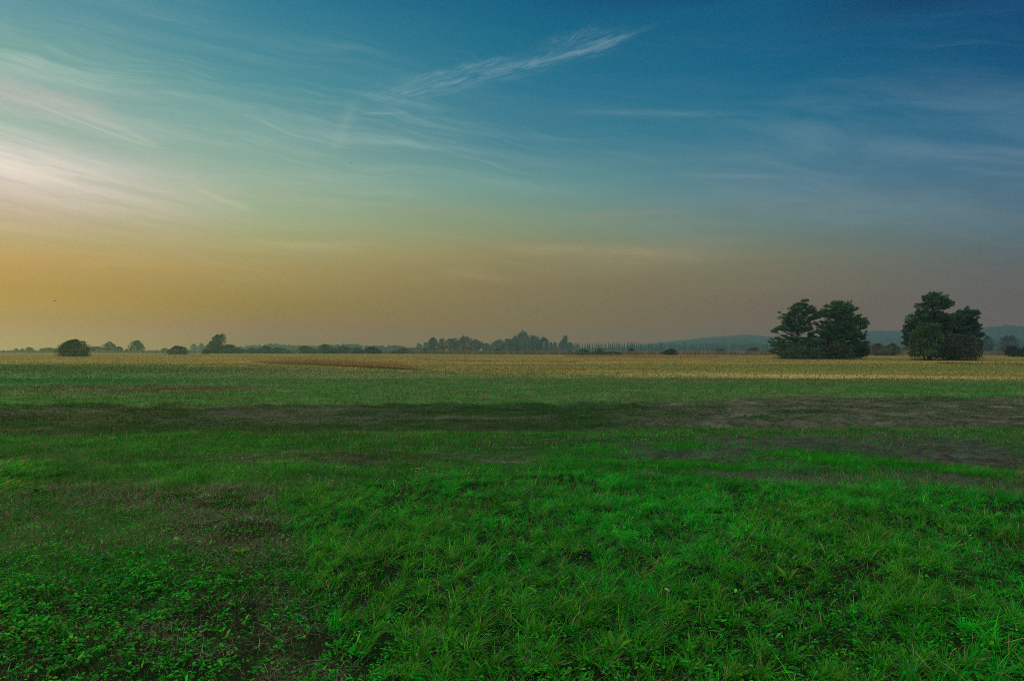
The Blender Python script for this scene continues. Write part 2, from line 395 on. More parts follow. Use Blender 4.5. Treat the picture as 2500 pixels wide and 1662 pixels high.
# --- small broad leaves (clover, plantain) lower left and in gaps
def broad():
    n = int(260000 * QUAL)
    x, y = scatter(n, 2.6, 7.5, 0.82, 1.0)
    cx, cy, r1, r2 = clumpy(x, y, 0.10, 300)
    x = x * 0.75 + cx * 0.25; y = y * 0.75 + cy * 0.25
    Z = zones(x, y)
    pa = fbm(x * 2.4, y * 2.4, 95)
    pr = np.clip(Z['broad'] * (0.25 + 1.0 * sstep(0.38, 0.55, pa)) + 0.12 * (1 - Z['broad']) + Z['tall'] * sstep(4.8, 3.4, y) * 0.35, 0, 1) * (0.3 + 0.7 * (r2 > 0.3))
    keep = rng.random(n) < pr; x, y, r1, pa, r2 = x[keep], y[keep], r1[keep], pa[keep], r2[keep]; n = len(x)
    s = rng.uniform(0.0035, 0.0095, n) * (0.7 + 0.7 * r1)
    el = np.where(rng.random(n) < 0.12, rng.uniform(2.0, 4.0, n), rng.uniform(1.0, 1.5, n))
    tilt = np.abs(rng.normal(0.35, 0.3, n)); ta = rng.uniform(0, 6.28, n)
    nz = np.stack([np.sin(tilt) * np.cos(ta), np.sin(tilt) * np.sin(ta), np.cos(tilt)], 1)
    a = rng.uniform(0, 6.28, n); d0 = np.stack([np.cos(a), np.sin(a), np.zeros(n)], 1)
    t1 = np.cross(nz, d0); t1 /= np.linalg.norm(t1, axis=1)[:, None]; t0 = np.cross(t1, nz)
    z = gheight(x, y) + rng.uniform(0.004, 0.05, n) * (0.4 + 0.9 * pa) + 0.01
    P = np.stack([x, y, z], 1)
    prof = [(-1, 0), (-0.55, 0.62), (0.2, 0.8), (0.8, 0.45), (1.05, 0), (0.8, -0.45), (0.2, -0.8), (-0.55, -0.62)]
    rows = []
    for (u, v) in prof:
        rows.append(P + t0 * (u * s * el)[:, None] + t1 * (v * s)[:, None] + nz * ((abs(v) * 0.35 - (u > 0) * u * 0.25) * s)[:, None])
    V = np.stack(rows, 1).reshape(-1, 3)
    q = np.array([0, 1, 2, 3, 4, 0, 4, 5, 6, 7])
    loops = ((np.arange(n) * 8)[:, None] + q[None]).ravel(); tot = np.full(2 * n, 5)
    col = vary([0.008, 0.290, 0.010], n, 0.3, 0.25)
    yl = rng.random(n) < 0.10 + 0.25 * (r1 > 0.8); col[yl] = vary([0.07, 0.31, 0.014], yl.sum(), 0.25, 0.15)
    bl = rng.random(n) < 0.08; col[bl] = vary([0.05, 0.19, 0.08], bl.sum(), 0.2, 0.1)
    me = raw_mesh('clover_leaves', V, loops, np.arange(2 * n) * 5, tot, np.repeat(col, 2, 0))
    o = link('clover_leaves', me, M_LEAF); tag(o, 'low clover and weed leaves covering the near left of the field', None, None, 'stuff')
broad()

# --- gold field stubble tufts
def gold():
    n = int(360000 * QUAL); x, y = scatter(n, 34, 330, 0.80, 2, 2)
    Z = zones(x, y); keep = rng.random(n) < Z['gold'] * (0.4 + 0.6 * (fbm(x * 0.1, y * 0.4, 97) > 0.45))
    x, y = x[keep], y[keep]; X, Y = pxy(x, y); n = len(x)
    h = rng.uniform(0.02, 0.06, n); w = 0.0011 * y * rng.uniform(0.5, 1.2, n)
    col = vary([0.33, 0.255, 0.078], n, 0.05, 0.03) * (0.72 + 0.56 * fbm(x * 0.06, y * 0.5, 161))[:, None]
    gr = rng.random(n) < np.clip(0.10 + 0.35 * sstep(1200, 2200, X) + blob(X, Y, 2300, 900, 900, 8) * 0.4, 0, 0.8)
    col[gr] = vary([0.22, 0.25, 0.068], gr.sum(), 0.05, 0.03)
    bands = fbm(x * 0.03, y * 0.5, 98) > 0.62; col[bands] *= 0.62
    pq = rng.random(n) < blob(X, Y, 1960, 919, 420, 6, 0.01, 0.6) * 0.6; col[pq] = vary([0.46, 0.37, 0.15], pq.sum(), 0.05, 0.03)
    gq = rng.random(n) < 0.5 * sstep(905, 935, Y) * sstep(1200, 1900, X) * (1 - pq); col[gq] = vary([0.20, 0.24, 0.07], gq.sum(), 0.05, 0.03)
    blades('golden_meadow', np.stack([x, y, np.zeros(n)], 1), h, w, rng.uniform(0, 6.28, n), np.abs(rng.normal(0.4, 0.3, n)), col, M_STRAW,
           'dry golden meadow grass stretching from the green turf to the reeds', 2)
gold()

# ------------------------------------------------------------------ reeds and tall dry grass belts
def belt(name, label, front, depth, hfun, dens, w, cols, weights, mat=M_STRAW, hj=0.15):
    """front: list of (px, D); blades fill 'depth' metres behind the line"""
    fp = np.array([[(p - CX) / F * D, D] for p, D in front])
    seg = np.hypot(*np.diff(fp, axis=0).T); cum = np.concatenate([[0], np.cumsum(seg)])
    n = int(dens * cum[-1])
    s = rng.random(n) * cum[-1]
    x = np.interp(s, cum, fp[:, 0]); y = np.interp(s, cum, fp[:, 1])
    dd = rng.random(n) ** 1.3 * depth; y = y + dd; x = x * (1 + dd / np.maximum(y, 1) * 0.5)
    px = CX + F * x / y
    h = hfun(px, dd) * np.exp(rng.normal(0, hj, n))
    k = rng.choice(len(cols), n, p=weights)
    col = np.asarray(cols)[k] * np.exp(rng.normal(0, 0.2, n))[:, None]
    P = np.stack([x, y, np.zeros(n)], 1)
    return blades(name, P, h, np.full(n, w) * rng.uniform(0.6, 1.4, n), rng.uniform(0, 6.28, n), np.abs(rng.normal(0.12, 0.1, n)), col, mat, label, 2)
reed_cols = [[0.30, 0.22, 0.16], [0.20, 0.16, 0.12], [0.09, 0.11, 0.07]]
belt('reed_bed', 'long brown belt of reeds along the far edge of the golden meadow',
     [(-160, 410), (500, 385), (1000, 310), (1600, 240), (2000, 225), (2650, 225)], 14,
     lambda p, d: 1.62 + 0.10 * np.sin(p * 0.02) + 0.12 * (fbm(p * 0.03, p * 0, 7) - 0.5), 60, 0.09, reed_cols, [0.5, 0.3, 0.2])
belt('tall_dry_grass', 'strip of tall reddish dry grass standing in the golden meadow',
     [(610, 92), (760, 76), (900, 64), (1020, 55)], 8,
     lambda p, d: np.interp(p, [600, 680, 760, 980, 1030], [0.05, 0.25, 0.48, 0.36, 0.04]) + 0.4 * (rng.random(len(p)) < 0.02), 260, 0.022,
     [[0.40, 0.24, 0.11], [0.34, 0.24, 0.11], [0.24, 0.20, 0.08]], [0.5, 0.35, 0.15], hj=0.3)
belt('green_grass_edge', 'dark olive grass fringe at the foot of the tall dry grass strip',
     [(640, 87), (760, 75.2), (900, 63.2), (1022, 54.2)], 0.8,
     lambda p, d: np.interp(p, [640, 720, 980, 1022], [0.03, 0.11, 0.10, 0.02]), 140, 0.03, [[0.10, 0.10, 0.012], [0.07, 0.085, 0.015]], [0.5, 0.5])
belt('brown_ditch_grass', 'thin dark brown line of rough grass crossing the middle of the meadow',
     [(1010, 118), (1200, 98), (1300, 95), (1420, 88)], 1.2, lambda p, d: np.full(len(p), 0.09), 30, 0.05, [[0.17, 0.12, 0.06], [0.09, 0.07, 0.03]], [0.6, 0.4], hj=0.5)
belt('rough_grass_line', 'thin brown line of rough grass right of the right-hand pines',
     [(2290, 82), (2400, 76), (2560, 73)], 1.0, lambda p, d: np.full(len(p), 0.16), 40, 0.05, [[0.20, 0.11, 0.04], [0.12, 0.09, 0.03]], [0.6, 0.4], hj=0.5)
belt('russet_grass_line', 'thin russet grass line in front of the reeds right of centre',
     [(1380, 190), (1600, 165), (1760, 160)], 6, lambda p, d: np.full(len(p), 0.25), 25, 0.12, [[0.34, 0.17, 0.07], [0.25, 0.15, 0.06]], [0.6, 0.4], hj=0.4)

# ------------------------------------------------------------------ trees
def rand_dirs(n):
    v = rng.normal(size=(n, 3)); return v / np.linalg.norm(v, axis=1)[:, None]
def leaf_cards(P, size, col, flat=0.0, outd=None):
    """irregular five-sided leaf clumps"""
    n = len(P)
    nz = rand_dirs(n); nz[:, 2] = np.abs(nz[:, 2]) + flat; nz /= np.linalg.norm(nz, axis=1)[:, None]
    a = rand_dirs(n); t0 = np.cross(nz, a); t0 /= np.linalg.norm(t0, axis=1)[:, None]; t1 = np.cross(nz, t0)
    rows = []
    for k in range(5):
        th = k * 2 * math.pi / 5
        r = size * rng.uniform(0.35, 1.0, n)
        rows.append(P + t0 * (np.cos(th) * r)[:, None] + t1 * (np.sin(th) * r)[:, None])
    V = np.stack(rows, 1).reshape(-1, 3)
    return V, np.arange(n * 5), np.full(n, 5), col
def tube(pts, rad, sides=7):
    V = []; Fc = []
    pts = np.asarray(pts, float)
    for i, p in enumerate(pts):
        d = pts[min(i + 1, len(pts) - 1)] - pts[max(i - 1, 0)]; d /= np.linalg.norm(d) + 1e-9
        a = np.cross(d, [0.3, 1, 0.1]); a /= np.linalg.norm(a); b = np.cross(d, a)
        for k in range(sides):
            th = 2 * math.pi * k / sides
            V.append(p + (a * math.cos(th) + b * math.sin(th)) * rad[i])
    for i in range(len(pts) - 1):
        for k in range(sides):
            k2 = (k + 1) % sides
            Fc.append((i * sides + k, i * sides + k2, (i + 1) * sides + k2, (i + 1) * sides + k))
    return V, Fc
class MB:
    def __init__(s): s.V = []; s.F = []
    def add(s, VF):
        o = len(s.V); s.V += list(VF[0]); s.F += [tuple(i + o for i in f) for f in VF[1]]
    def mesh(s, name): return poly_mesh(name, np.array(s.V), s.F, None, True)

def leafy(name, label, cat, px0, px1, ptop, pbase, D, col, group=None, lobes=10, shape='round', dens=1.0, trunk=None, var=0.25, size=None, stems=True, spiky=0.0):
    """deciduous tree or bush filling the photo box px0..px1, ptop..pbase at distance D"""
    W = (px1 - px0) / F * D; Ht = CAMH - (ptop - HY) / F * D
    cx = ((px0 + px1) / 2 - CX) / F * D
    root = empty(name, (cx, D, 0), label, cat, group)
    if size is None: size = max(0.10, D * 0.00075)
    tr = trunk if trunk is not None else (0.0 if shape == 'bush' else 0.12)
    z0 = Ht * tr
    sd = int(rng.integers(1, 10000))
    n = int(np.clip(dens * 2.6 * W * (Ht - z0) / (size * size) * 1.6, 200, 14000))
    N_ = n * 3
    t = rng.random(N_) ** 0.85; a = rng.uniform(0, 2 * math.pi, N_)
    def prof(t):
        if shape == 'bush': return np.where(t > 0.28, np.clip(1 - ((t - 0.28) / 0.725) ** 2, 0, 1) ** 0.72, 0.88 + 0.12 * t / 0.28)
        if shape == 'upright': return np.clip(0.75 + 0.3 * np.sin(t * 3.0), 0, 1) * np.sqrt(np.clip((1.02 - t) / 0.25, 0, 1))
        if shape == 'cone': return np.clip(1.05 - t * 0.85, 0.1, 1) * np.sqrt(np.clip((1.02 - t) / 0.12, 0, 1))
        return np.where(t > 0.4, np.sqrt(np.clip(1 - ((t - 0.4) / 0.605) ** 2, 0, 1)), 0.72 + 0.28 * t / 0.4)
    ca, sa = np.cos(a), np.sin(a)
    k1, k2 = 1.7, 4.5
    lk = 0.55 if shape == 'bush' else 0.9
    lump = lk * (vnoise(ca * k1 + sd, t * 3.2 + sa * k1, sd) - 0.5) * 0.75 + lk * (vnoise(ca * k2 + sd, t * 9 + sa * k2, sd + 1) - 0.5) * 0.5
    R = prof(t + (vnoise(ca * 2.0 + sd, sa * 2.0, sd + 5) - 0.5) * 0.14) * (0.88 + lump)
    rr = R * rng.random(N_) ** 0.38 * np.exp(rng.normal(0, 0.06 + spiky, N_))
    x_ = rr * ca * W / 2; y_ = rr * sa * W / 2
    hm = 0.80 + 0.3 * vnoise(x_ / W * 3.4 + sd, y_ / W * 3.4, sd + 7) + 0.18 * (vnoise(x_ / W * 9 + sd, y_ / W * 10, sd + 8) - 0.5)
    if shape == 'bush': hm = 1 + (hm - 0.95) * 0.8
    z_ = z0 + t * (Ht - z0) * hm; x_ = x_ + (vnoise(z_ / Ht * 2.5, z_ * 0 + sd, sd + 4) - 0.5) * W * 0.22
    g3 = vnoise(x_ / W * 7 + sd, z_ / Ht * 6 + y_ / W * 7, sd + 3)
    keep = (R > 0.04) & (g3 > (0.14 if shape == 'bush' else 0.24)); idx = np.nonzero(keep)[0][:n]
    P = np.stack([x_, y_, z_], 1)[idx]
    cl = vnoise(P[:, 0] / W * 6 + sd, P[:, 2] / Ht * 5 + P[:, 1] / W * 6, sd + 9)
    C = np.asarray(col)[None] * (0.55 + 0.9 * cl)[:, None]
    lo, hi = np.percentile(P[:, 0], [0.7, 99.3]); P[:, 0] = (P[:, 0] - (lo + hi) / 2) * (W / (hi - lo))
    zt = np.percentile(P[:, 2], 99.5); P[:, 2] = P[:, 2] * (Ht / zt)
    L = [(math.cos(q) * W * 0.22, math.sin(q) * W * 0.22, z0 + (Ht - z0) * (0.45 + 0.05 * q), 0, 0) for q in (0.3, 1.4, 2.6, 3.7, 4.9, 5.8)]
    C = C * np.exp(rng.normal(0, 0.3, len(C)))[:, None]
    V, lp, tot, cc = leaf_cards(P, size, C)
    me = raw_mesh('crown', V, lp, np.arange(len(tot)) * 5, tot, cc)
    link('crown', me, M_TREE, root)
    if stems:
        mb = MB()
        r0 = max(0.06, 0.022 * Ht)
        if shape == 'bush':
            for k in range(6):
                a = k * 1.05; e = np.array([math.cos(a) * W * 0.28, math.sin(a) * W * 0.28, Ht * rng.uniform(0.5, 0.8)])
                mb.add(tube([(0.1 * math.cos(a), 0.1 * math.sin(a), -0.05), e * 0.5 + [0, 0, Ht * 0.08], e], [r0, r0 * 0.6, r0 * 0.2], 5))
            link('stem', mb.mesh('stem'), M_BARK, root)
        else:
            mb.add(tube([(0, 0, -0.1), (0.02 * W, 0, Ht * 0.3), (-0.01 * W, 0, Ht * 0.6), (0, 0, Ht * 0.9)], [r0 * 1.3, r0, r0 * 0.6, r0 * 0.15], 7))
            for (u, v, z, rx, rz) in L[:8]:
                mb.add(tube([(0, 0, z * 0.55), (u * 0.5, v * 0.5, z * 0.85), (u, v, z)], [r0 * 0.45, r0 * 0.3, r0 * 0.1], 5))
            link('trunk', mb.mesh('trunk'), M_BARK, root)
    return root

# --- pines: crowns traced as outline in the photo, filled with flat needle pads at real depth
def inside(poly, x, y):
    poly = np.asarray(poly, float); n = len(poly); r = np.zeros(len(x), bool)
    j = n - 1
    for i in range(n):
        xi, yi = poly[i]; xj, yj = poly[j]
        c = ((yi > y) != (yj > y)) & (x < (xj - xi) * (y - yi) / (yj - yi + 1e-12) + xi)
        r ^= c; j = i
    return r
def needle_tufts(P, D3, ln, wd, col):
    """each shoot: fan of thin needle-bundle triangles about direction D3"""
    k = 5; n = len(P)
    V = []; cc = []
    for i in range(k):
        d = D3 + rng.normal(0, 0.55, (n, 3)); d /= np.linalg.norm(d, axis=1)[:, None]
        a = np.cross(d, rand_dirs(n)); a /= np.linalg.norm(a, axis=1)[:, None]
        l = ln * rng.uniform(0.6, 1.15, n)
        b = P - d * (l * 0.3)[:, None]
        V.append(np.stack([b - a * (wd * 0.5)[:, None] + d * (l * 0.35)[:, None], b, b + a * (wd * 0.5)[:, None] + d * (l * 0.35)[:, None], b + d * l[:, None]], 1))
        cc.append(col * np.exp(rng.normal(0, 0.15, n))[:, None])
    V = np.concatenate(V, 0); n2 = len(V)
    return V.reshape(-1, 3), np.arange(n2 * 4), np.full(n2, 4), np.vstack(cc)
def pine(name, label, x0, y0, sc, poly, holes, trunk, D, col, npads=150, depth=1.0, pad=(0.58, 0.42), shoots=60, group=None, kids=None, mat=None, up=0.9, fillcore=True, bands=1.0):
    """poly/holes/trunk in zoom coordinates of the photo crop (x0, y0, scale)"""
    npads = int(npads * 1.5)
    T = lambda p: ((x0 + p[0] / sc - CX) / F * D, CAMH - (y0 + p[1] / sc - HY) / F * D)
    pg = np.array([T(p) for p in poly]); hs = [np.array([T(p) for p in h]) for h in holes]
    tk = np.array([T(p) for p in trunk])
    bx = tk[0, 0]
    root = empty(name, (bx, D, 0), label, 'tree', group)
    lo = pg.min(0); hi = pg.max(0)
    pads = []
    tries = 0
    tz = np.argsort(tk[:, 1])
    while len(pads) < npads and tries < 20000:
        tries += 1
        x = rng.uniform(lo[0], hi[0]); z = rng.uniform(lo[1], hi[1])
        rx = pad[0] * rng.uniform(0.55, 1.25); rz = pad[1] * rng.uniform(0.8, 1.4)
        ts = np.array([[x, z], [x - rx * .85, z], [x + rx * .85, z], [x, z - rz * .6], [x, z + rz * .9]])
        ok = inside(pg, ts[:, 0], ts[:, 1])
        if ok[0] and ok[1:].sum() < 4 and rng.random() < 0.75:     # shrink near the edge
            rx *= 0.45; ts = np.array([[x, z], [x - rx * .9, z], [x + rx * .9, z], [x, z - rz * .5], [x, z + rz * .9]])
            ok = inside(pg, ts[:, 0], ts[:, 1])
        if not ok.all(): continue
        if any(inside(h, ts[:, 0], ts[:, 1]).any() for h in hs): continue
        tx = np.interp(z, tk[tz, 1], tk[tz, 0])
        # local half width of the crown at this height
        xs = np.linspace(lo[0], hi[0], 60); iw = inside(pg, xs, np.full(60, z)); hw = max(0.6, iw.sum() / 60 * (hi[0] - lo[0]) / 2)
        o = (x - tx) / max(hw * 1.3, 0.5)
        dm = hw * math.sqrt(max(0.08, 1 - min(1, o * o))) * depth
        y = rng.uniform(-1, 1) * dm
        pads.append((x, y, z, rx, rz, tx))
    P = []; Dr = []; C = []
    for (x, y, z, rx, rz, tx) in pads:
        m = int(shoots * (rx / pad[0]) ** 1.5) + 8
        d = rand_dirs(m); r = rng.random(m) ** 0.4
        q = np.stack([d[:, 0] * r * rx, d[:, 1] * r * rx, np.abs(d[:, 2]) * r * rz], 1)
        out = np.array([x - tx, y, 0]); out = out / (np.linalg.norm(out) + 0.3)
        q[:, 2] += q[:, 0] * out[0] * 0.28 + q[:, 1] * out[1] * 0.28
        P.append(q + np.array([x, y, z]))
        dd = d * 0.6 + out * 0.7 + np.array([0, 0, up]); Dr.append(dd / np.linalg.norm(dd, axis=1)[:, None])
        C.append(np.tile(np.asarray(col) * math.exp(rng.normal(0, 0.28)), (m, 1)))
    P = np.vstack(P); Dr = np.vstack(Dr); C = np.vstack(C)
    P[:, 2] = np.maximum(P[:, 2], 0.1)
    P[:, 0] -= bx
    n = len(P)
    V, lp, tot, cc = needle_tufts(P, Dr, np.full(n, 0.27), np.full(n, 0.075), C)
    me = raw_mesh('crown', V, lp, np.arange(len(tot)) * 4, tot, cc)
    link('crown', me, mat or M_PINE, root)
    mb = MB()
    tp = [(t[0] - bx, 0.05 * math.sin(i), t[1]) for i, t in enumerate(tk)]; tp[0] = (tp[0][0], 0, -0.2)
    H = hi[1]
    mb.add(tube(tp, [0.24 * (1 - 0.85 * (t[2] / H)) + 0.02 for t in tp], 9))
    link('trunk', mb.mesh('trunk'), M_BARK, root)
    mb = MB()
    for (x, y, z, rx, rz, tx) in pads[::2]:
        zb = max(0.5, z - 0.35 * abs(x - tx) - 0.4); xb = np.interp(zb, tk[tz, 1], tk[tz, 0])
        mb.add(tube([(xb - bx, 0, zb), ((xb + x) / 2 - bx, y * 0.5, (zb + z) / 2 - 0.12), (x - bx, y, z)], [0.06, 0.04, 0.012], 5))
    link('branches', mb.mesh('branches'), M_BARK, root)
    return root

A = (1850, 680, 7.127)
p1 = [(815,350),(870,370),(872,440),(915,460),(890,500),(1005,478),(990,530),(1035,570),(1060,700),(1040,770),(1000,770),(960,740),(900,770),(890,830),(930,900),(980,960),(1010,1010),(1090,1060),(1140,1130),(1150,1385),(600,1395),(380,1330),(240,1262),(400,1250),(300,1185),(235,1110),(270,1040),(340,1010),(480,1000),(560,960),(480,930),(380,945),(330,992),(236,938),(270,880),(370,860),(352,812),(450,790),(440,735),(370,705),(400,640),(428,545),(520,590),(545,500),(600,465),(645,430),(740,400)]
h1 = [[(600,935),(690,930),(690,1030),(620,1030)], [(420,1090),(500,1070),(490,1125),(430,1130)], [(640,615),(870,640),(860,665),(650,650)], [(740,970),(860,960),(840,1000),(740,1010)]]
pine('pine_tree', 'left pine of the left-hand pair, broad layered crown with gaps', *A, p1, h1, [(690,1395),(690,1200),(690,950),(740,700),(790,480),(812,370)], 129, [0.085, 0.165, 0.078], 340, 1.0, group='tall pines on the right of the meadow')
p2 = [(1470,365),(1500,410),(1590,375),(1620,450),(1680,430),(1705,500),(1745,560),(1720,620),(1790,665),(1918,688),(1865,760),(1872,830),(1820,870),(1800,950),(1800,1010),(1830,1090),(1905,1150),(1860,1180),(1935,1240),(1915,1320),(1760,1370),(1650,1392),(1150,1395),(1130,1150),(1170,1050),(1070,1060),(1015,960),(1010,905),(1120,900),(1035,850),(1045,790),(1110,740),(1045,690),(1050,600),(1120,590),(1120,530),(1200,490),(1210,410),(1290,400),(1380,380)]
h2 = [[(1220,655),(1340,680),(1320,735),(1240,720)], [(1070,705),(1180,690),(1160,730),(1080,735)], [(1680,580),(1720,640),(1700,680),(1670,640)], [(1470,935),(1505,935),(1505,970),(1470,965)]]
pine('pine_tree', 'right pine of the left-hand pair, dense dome-topped dark crown', *A, p2, h2, [(1440,1390),(1440,1150),(1430,900),(1440,650),(1460,390)], 128, [0.088, 0.170, 0.066], 440, 1.0, group='tall pines on the right of the meadow')
B = (2180, 680, 7.128)
p3 = [(730,215),(790,213),(832,260),(822,315),(872,318),(905,370),(1017,393),(1012,490),(990,545),(930,570),(860,600),(930,650),(905,720),(860,760),(850,1380),(420,1365),(350,1330),(350,1230),(290,1210),(172,1120),(230,1110),(200,1040),(215,970),(162,878),(260,925),(240,860),(260,800),(255,730),(283,655),(360,650),(432,612),(413,538),(452,520),(438,395),(490,425),(532,390),(518,318),(568,255),(602,320),(660,235)]
h3 = [[(500,508),(640,515),(640,545),(510,540)], [(690,540),(795,530),(790,590),(700,595)], [(690,405),(740,400),(740,440),(700,440)], [(590,810),(625,810),(625,840),(590,840)]]
pine('pine_tree', 'tallest pine, left of the right-hand pair with a pointed upswept top', *B, p3, h3, [(640,1395),(650,1000),(660,700),(690,480),(720,240)], 114, [0.078, 0.155, 0.072], 420, 1.0, group='tall pines on the right of the meadow')
p4 = [(1285,468),(1332,500),(1312,565),(1372,535),(1370,590),(1457,590),(1432,690),(1380,722),(1345,750),(1452,768),(1380,795),(1440,830),(1460,885),(1532,868),(1470,930),(1545,990),(1480,1040),(1455,1100),(1520,1170),(1465,1200),(1485,1310),(1350,1388),(1050,1390),(920,1000),(900,720),(940,590),(1040,600),(1080,645),(1165,560),(1235,520)]
h4 = [[(1110,790),(1215,785),(1210,830),(1120,832)], [(1180,960),(1290,950),(1280,990),(1190,1000)]]
pine('pine_tree', 'lower pine, right of the right-hand pair with ragged side branches', *B, p4, h4, [(1150,1395),(1160,1000),(1190,800),(1240,600),(1285,490)], 115, [0.066, 0.145, 0.080], 360, 1.0, group='tall pines on the right of the meadow')

def traced_bush(label, x0, y0, sc, poly, D, col, n=9000, size=0.16, name='bush', depth=1.2, group=None):
    T = lambda p: ((x0 + p[0] / sc - CX) / F * D, CAMH - (y0 + p[1] / sc - HY) / F * D)
    pg = np.array([T(p) for p in poly]); lo = pg.min(0); hi = pg.max(0); bx = (lo[0] + hi[0]) / 2
    root = empty(name, (bx, D, 0), label, 'bush', group)
    N = n * 5; x = rng.uniform(lo[0], hi[0], N); z = rng.uniform(max(0.05, lo[1]), hi[1], N)
    e = (vnoise(x * 0.8, z * 0.8, 5) - 0.5) * 2.4 + (vnoise(x * 3.2, z * 3.2, 6) - 0.5) * 0.8 + rng.normal(0, 0.12, N)
    k = inside(pg, x + e, z + e * 0.7); k &= vnoise(x * 1.4, z * 1.4 + 40, 9) > 0.16
    x, z = x[k][:n], z[k][:n]; n = len(x)
    u = (x - bx) / (hi[0] - lo[0]) * 2; hw = (hi[0] - lo[0]) / 2
    v = np.clip((z - lo[1]) / (hi[1] - lo[1]), 0, 1)
    y = rng.uniform(-1, 1, n) * hw * depth * np.sqrt(np.clip(1 - u * u, 0.1, 1)) * np.sqrt(np.clip(1.05 - v ** 2, 0.05, 1))
    cl = vnoise(x * 1.6 + y, z * 1.6 + y * 0.6, 77)
    C = np.asarray(col)[None] * (0.55 + 0.9 * cl)[:, None] * np.exp(rng.normal(0, 0.25, n))[:, None]
    V, lp, tot, cc = leaf_cards(np.stack([x - bx, y, z], 1), size, C)
    link('foliage', raw_mesh('foliage', V, lp, np.arange(n) * 5, tot, cc), M_TREE, root)
    mb = MB(); Ht = hi[1]
    for q in range(7):
        a = q * 0.9; ex = math.cos(a) * hw * 0.6; ey = math.sin(a) * hw * 0.6
        mb.add(tube([(ex * 0.25, ey * 0.25, -0.05), (ex * 0.6, ey * 0.6, Ht * 0.4), (ex, ey, Ht * 0.7)], [0.07, 0.05, 0.015], 5))
    link('stem', mb.mesh('stem'), M_BARK, root)
    return root
traced_bush('tall olive green bush in front of the tallest pine', *B, [(600,860),(690,800),(780,830),(850,930),(840,1010),(700,1130),(640,1370),(330,1372),(350,1010),(430,830),(560,780)], 109.5, [0.080, 0.142, 0.056], 9000)
traced_bush('dark russet bush at the foot of the lower right-hand pine', *B, [(830,1020),(1050,965),(1300,985),(1430,1020),(1465,1200),(1400,1385),(700,1385),(720,1130)], 110, [0.085, 0.095, 0.058], 9000)
traced_bush('pale olive shrub standing between the two right-hand pines', *B, [(935,585),(1040,600),(1070,700),(1080,900),(900,960),(840,800),(880,690)], 113, [0.11, 0.15, 0.05], 3000)
traced_bush('low dark bush under the left pine of the left-hand pair', *A, [(500,1180),(700,1120),(950,1140),(1130,1180),(1130,1390),(520,1392),(380,1330)], 126, [0.065, 0.12, 0.06], 6500)
traced_bush('brownish low bush under the right pine of the left-hand pair', *A, [(1140,1150),(1350,1120),(1600,1200),(1640,1385),(1150,1390)], 125, [0.105, 0.11, 0.05], 6000)
traced_bush('low dark bush at the right foot of the left-hand pines', *A, [(1640,1150),(1830,1110),(1925,1250),(1900,1330),(1760,1375),(1630,1385)], 127, [0.045, 0.080, 0.045], 4000)
belt('undergrowth_grass', 'brown dry grass at the feet of the left-hand pines', [(1890, 126), (2100, 123)], 3, lambda p, d: np.full(len(p), 0.35), 90, 0.04, [[0.26, 0.20, 0.09], [0.14, 0.15, 0.05]], [0.5, 0.5], hj=0.5)
belt('russet_undergrowth', 'reddish dry grass at the feet of the right-hand pines', [(2232, 111), (2300, 108), (2390, 108)], 3, lambda p, d: np.full(len(p), 0.32), 90, 0.04, [[0.22, 0.10, 0.05], [0.12, 0.09, 0.04]], [0.5, 0.5], hj=0.5)

# --- bushes and trees, left to right: (label, px0, px1, top, base, D, colour, shape, kwargs)
G = [0.085, 0.120, 0.060]; O = [0.11, 0.13, 0.06]; BR = [0.14, 0.115, 0.075]; GY = [0.10, 0.12, 0.08]
def bush(label, px0, px1, top, base, D, col=G, **k): return leafy('bush', label, 'bush', px0, px1, top, base, D, col, shape='bush', **k)
def tree(label, px0, px1, top, base, D, col=G, shape="round", **k):
    k["lobes"] = int(k.get("lobes", 10) * 1.6)
    return leafy("tree", label, "tree", px0, px1, top, base, D, col, shape=shape, **k)
bush('tiny shrub on the horizon, leftmost of three at the left edge', 33, 46, 850.5, 857, 420, lobes=4)
bush('tiny shrub on the horizon, middle of three at the left edge', 50, 62, 851, 857, 420, lobes=4)
bush('small shrub on the horizon, rightmost of three at the left edge', 63, 82, 847.5, 858, 415, lobes=5)
bush('low hedge-like bush just left of the large round bush', 99, 150, 849, 858, 430, lobes=9)
bush('large dark round bush alone on the golden meadow at left', 145, 217, 829, 870, 178, [0.030, 0.045, 0.022], lobes=22, dens=1.3, spiky=0.07)
bush('low bushes just right of the large round bush', 212, 256, 846, 859, 430, lobes=8)
tree('rounded tree with a skirt of shrubs, left of two domed trees', 252, 286, 834, 860, 430, trunk=0.02, lobes=9)
bush('small bush leaning on the left domed tree', 280, 300, 846, 860, 428, lobes=5)
bush('tiny shrub at the foot of the domed tree with a flat top', 304, 318, 852, 859, 425, lobes=4)
tree('compact domed tree, right of two on the left horizon', 314, 351, 831.5, 859, 440, [0.035, 0.062, 0.03], trunk=0.02, lobes=10)
bush('tiny low bush left of the box-shaped bush', 394, 414, 850, 857, 430, lobes=4)
bush('box-shaped dark bush on the far meadow edge', 411, 458, 844.5, 865, 265, [0.035, 0.05, 0.026], lobes=16)
tree('pale hazy tree far behind, left of the tall leafy tree', 465, 480, 839, 853, 900, lobes=5, trunk=0.05)
tree('pale hazy tree far behind, touching the tall leafy tree', 481, 499, 838, 853, 900, lobes=5, trunk=0.05)
bush('small dark round bush before the tall leafy tree', 493, 510, 851.5, 864, 290, [0.035, 0.05, 0.026], lobes=6)
tree('tall leafy tree standing highest on the left horizon', 516, 549, 816, 862, 350, [0.035, 0.06, 0.028], 'round', lobes=14, trunk=0.08)
bush('lower bushy growth on the left side of the tall leafy tree', 500, 535, 834, 862, 352, lobes=9)
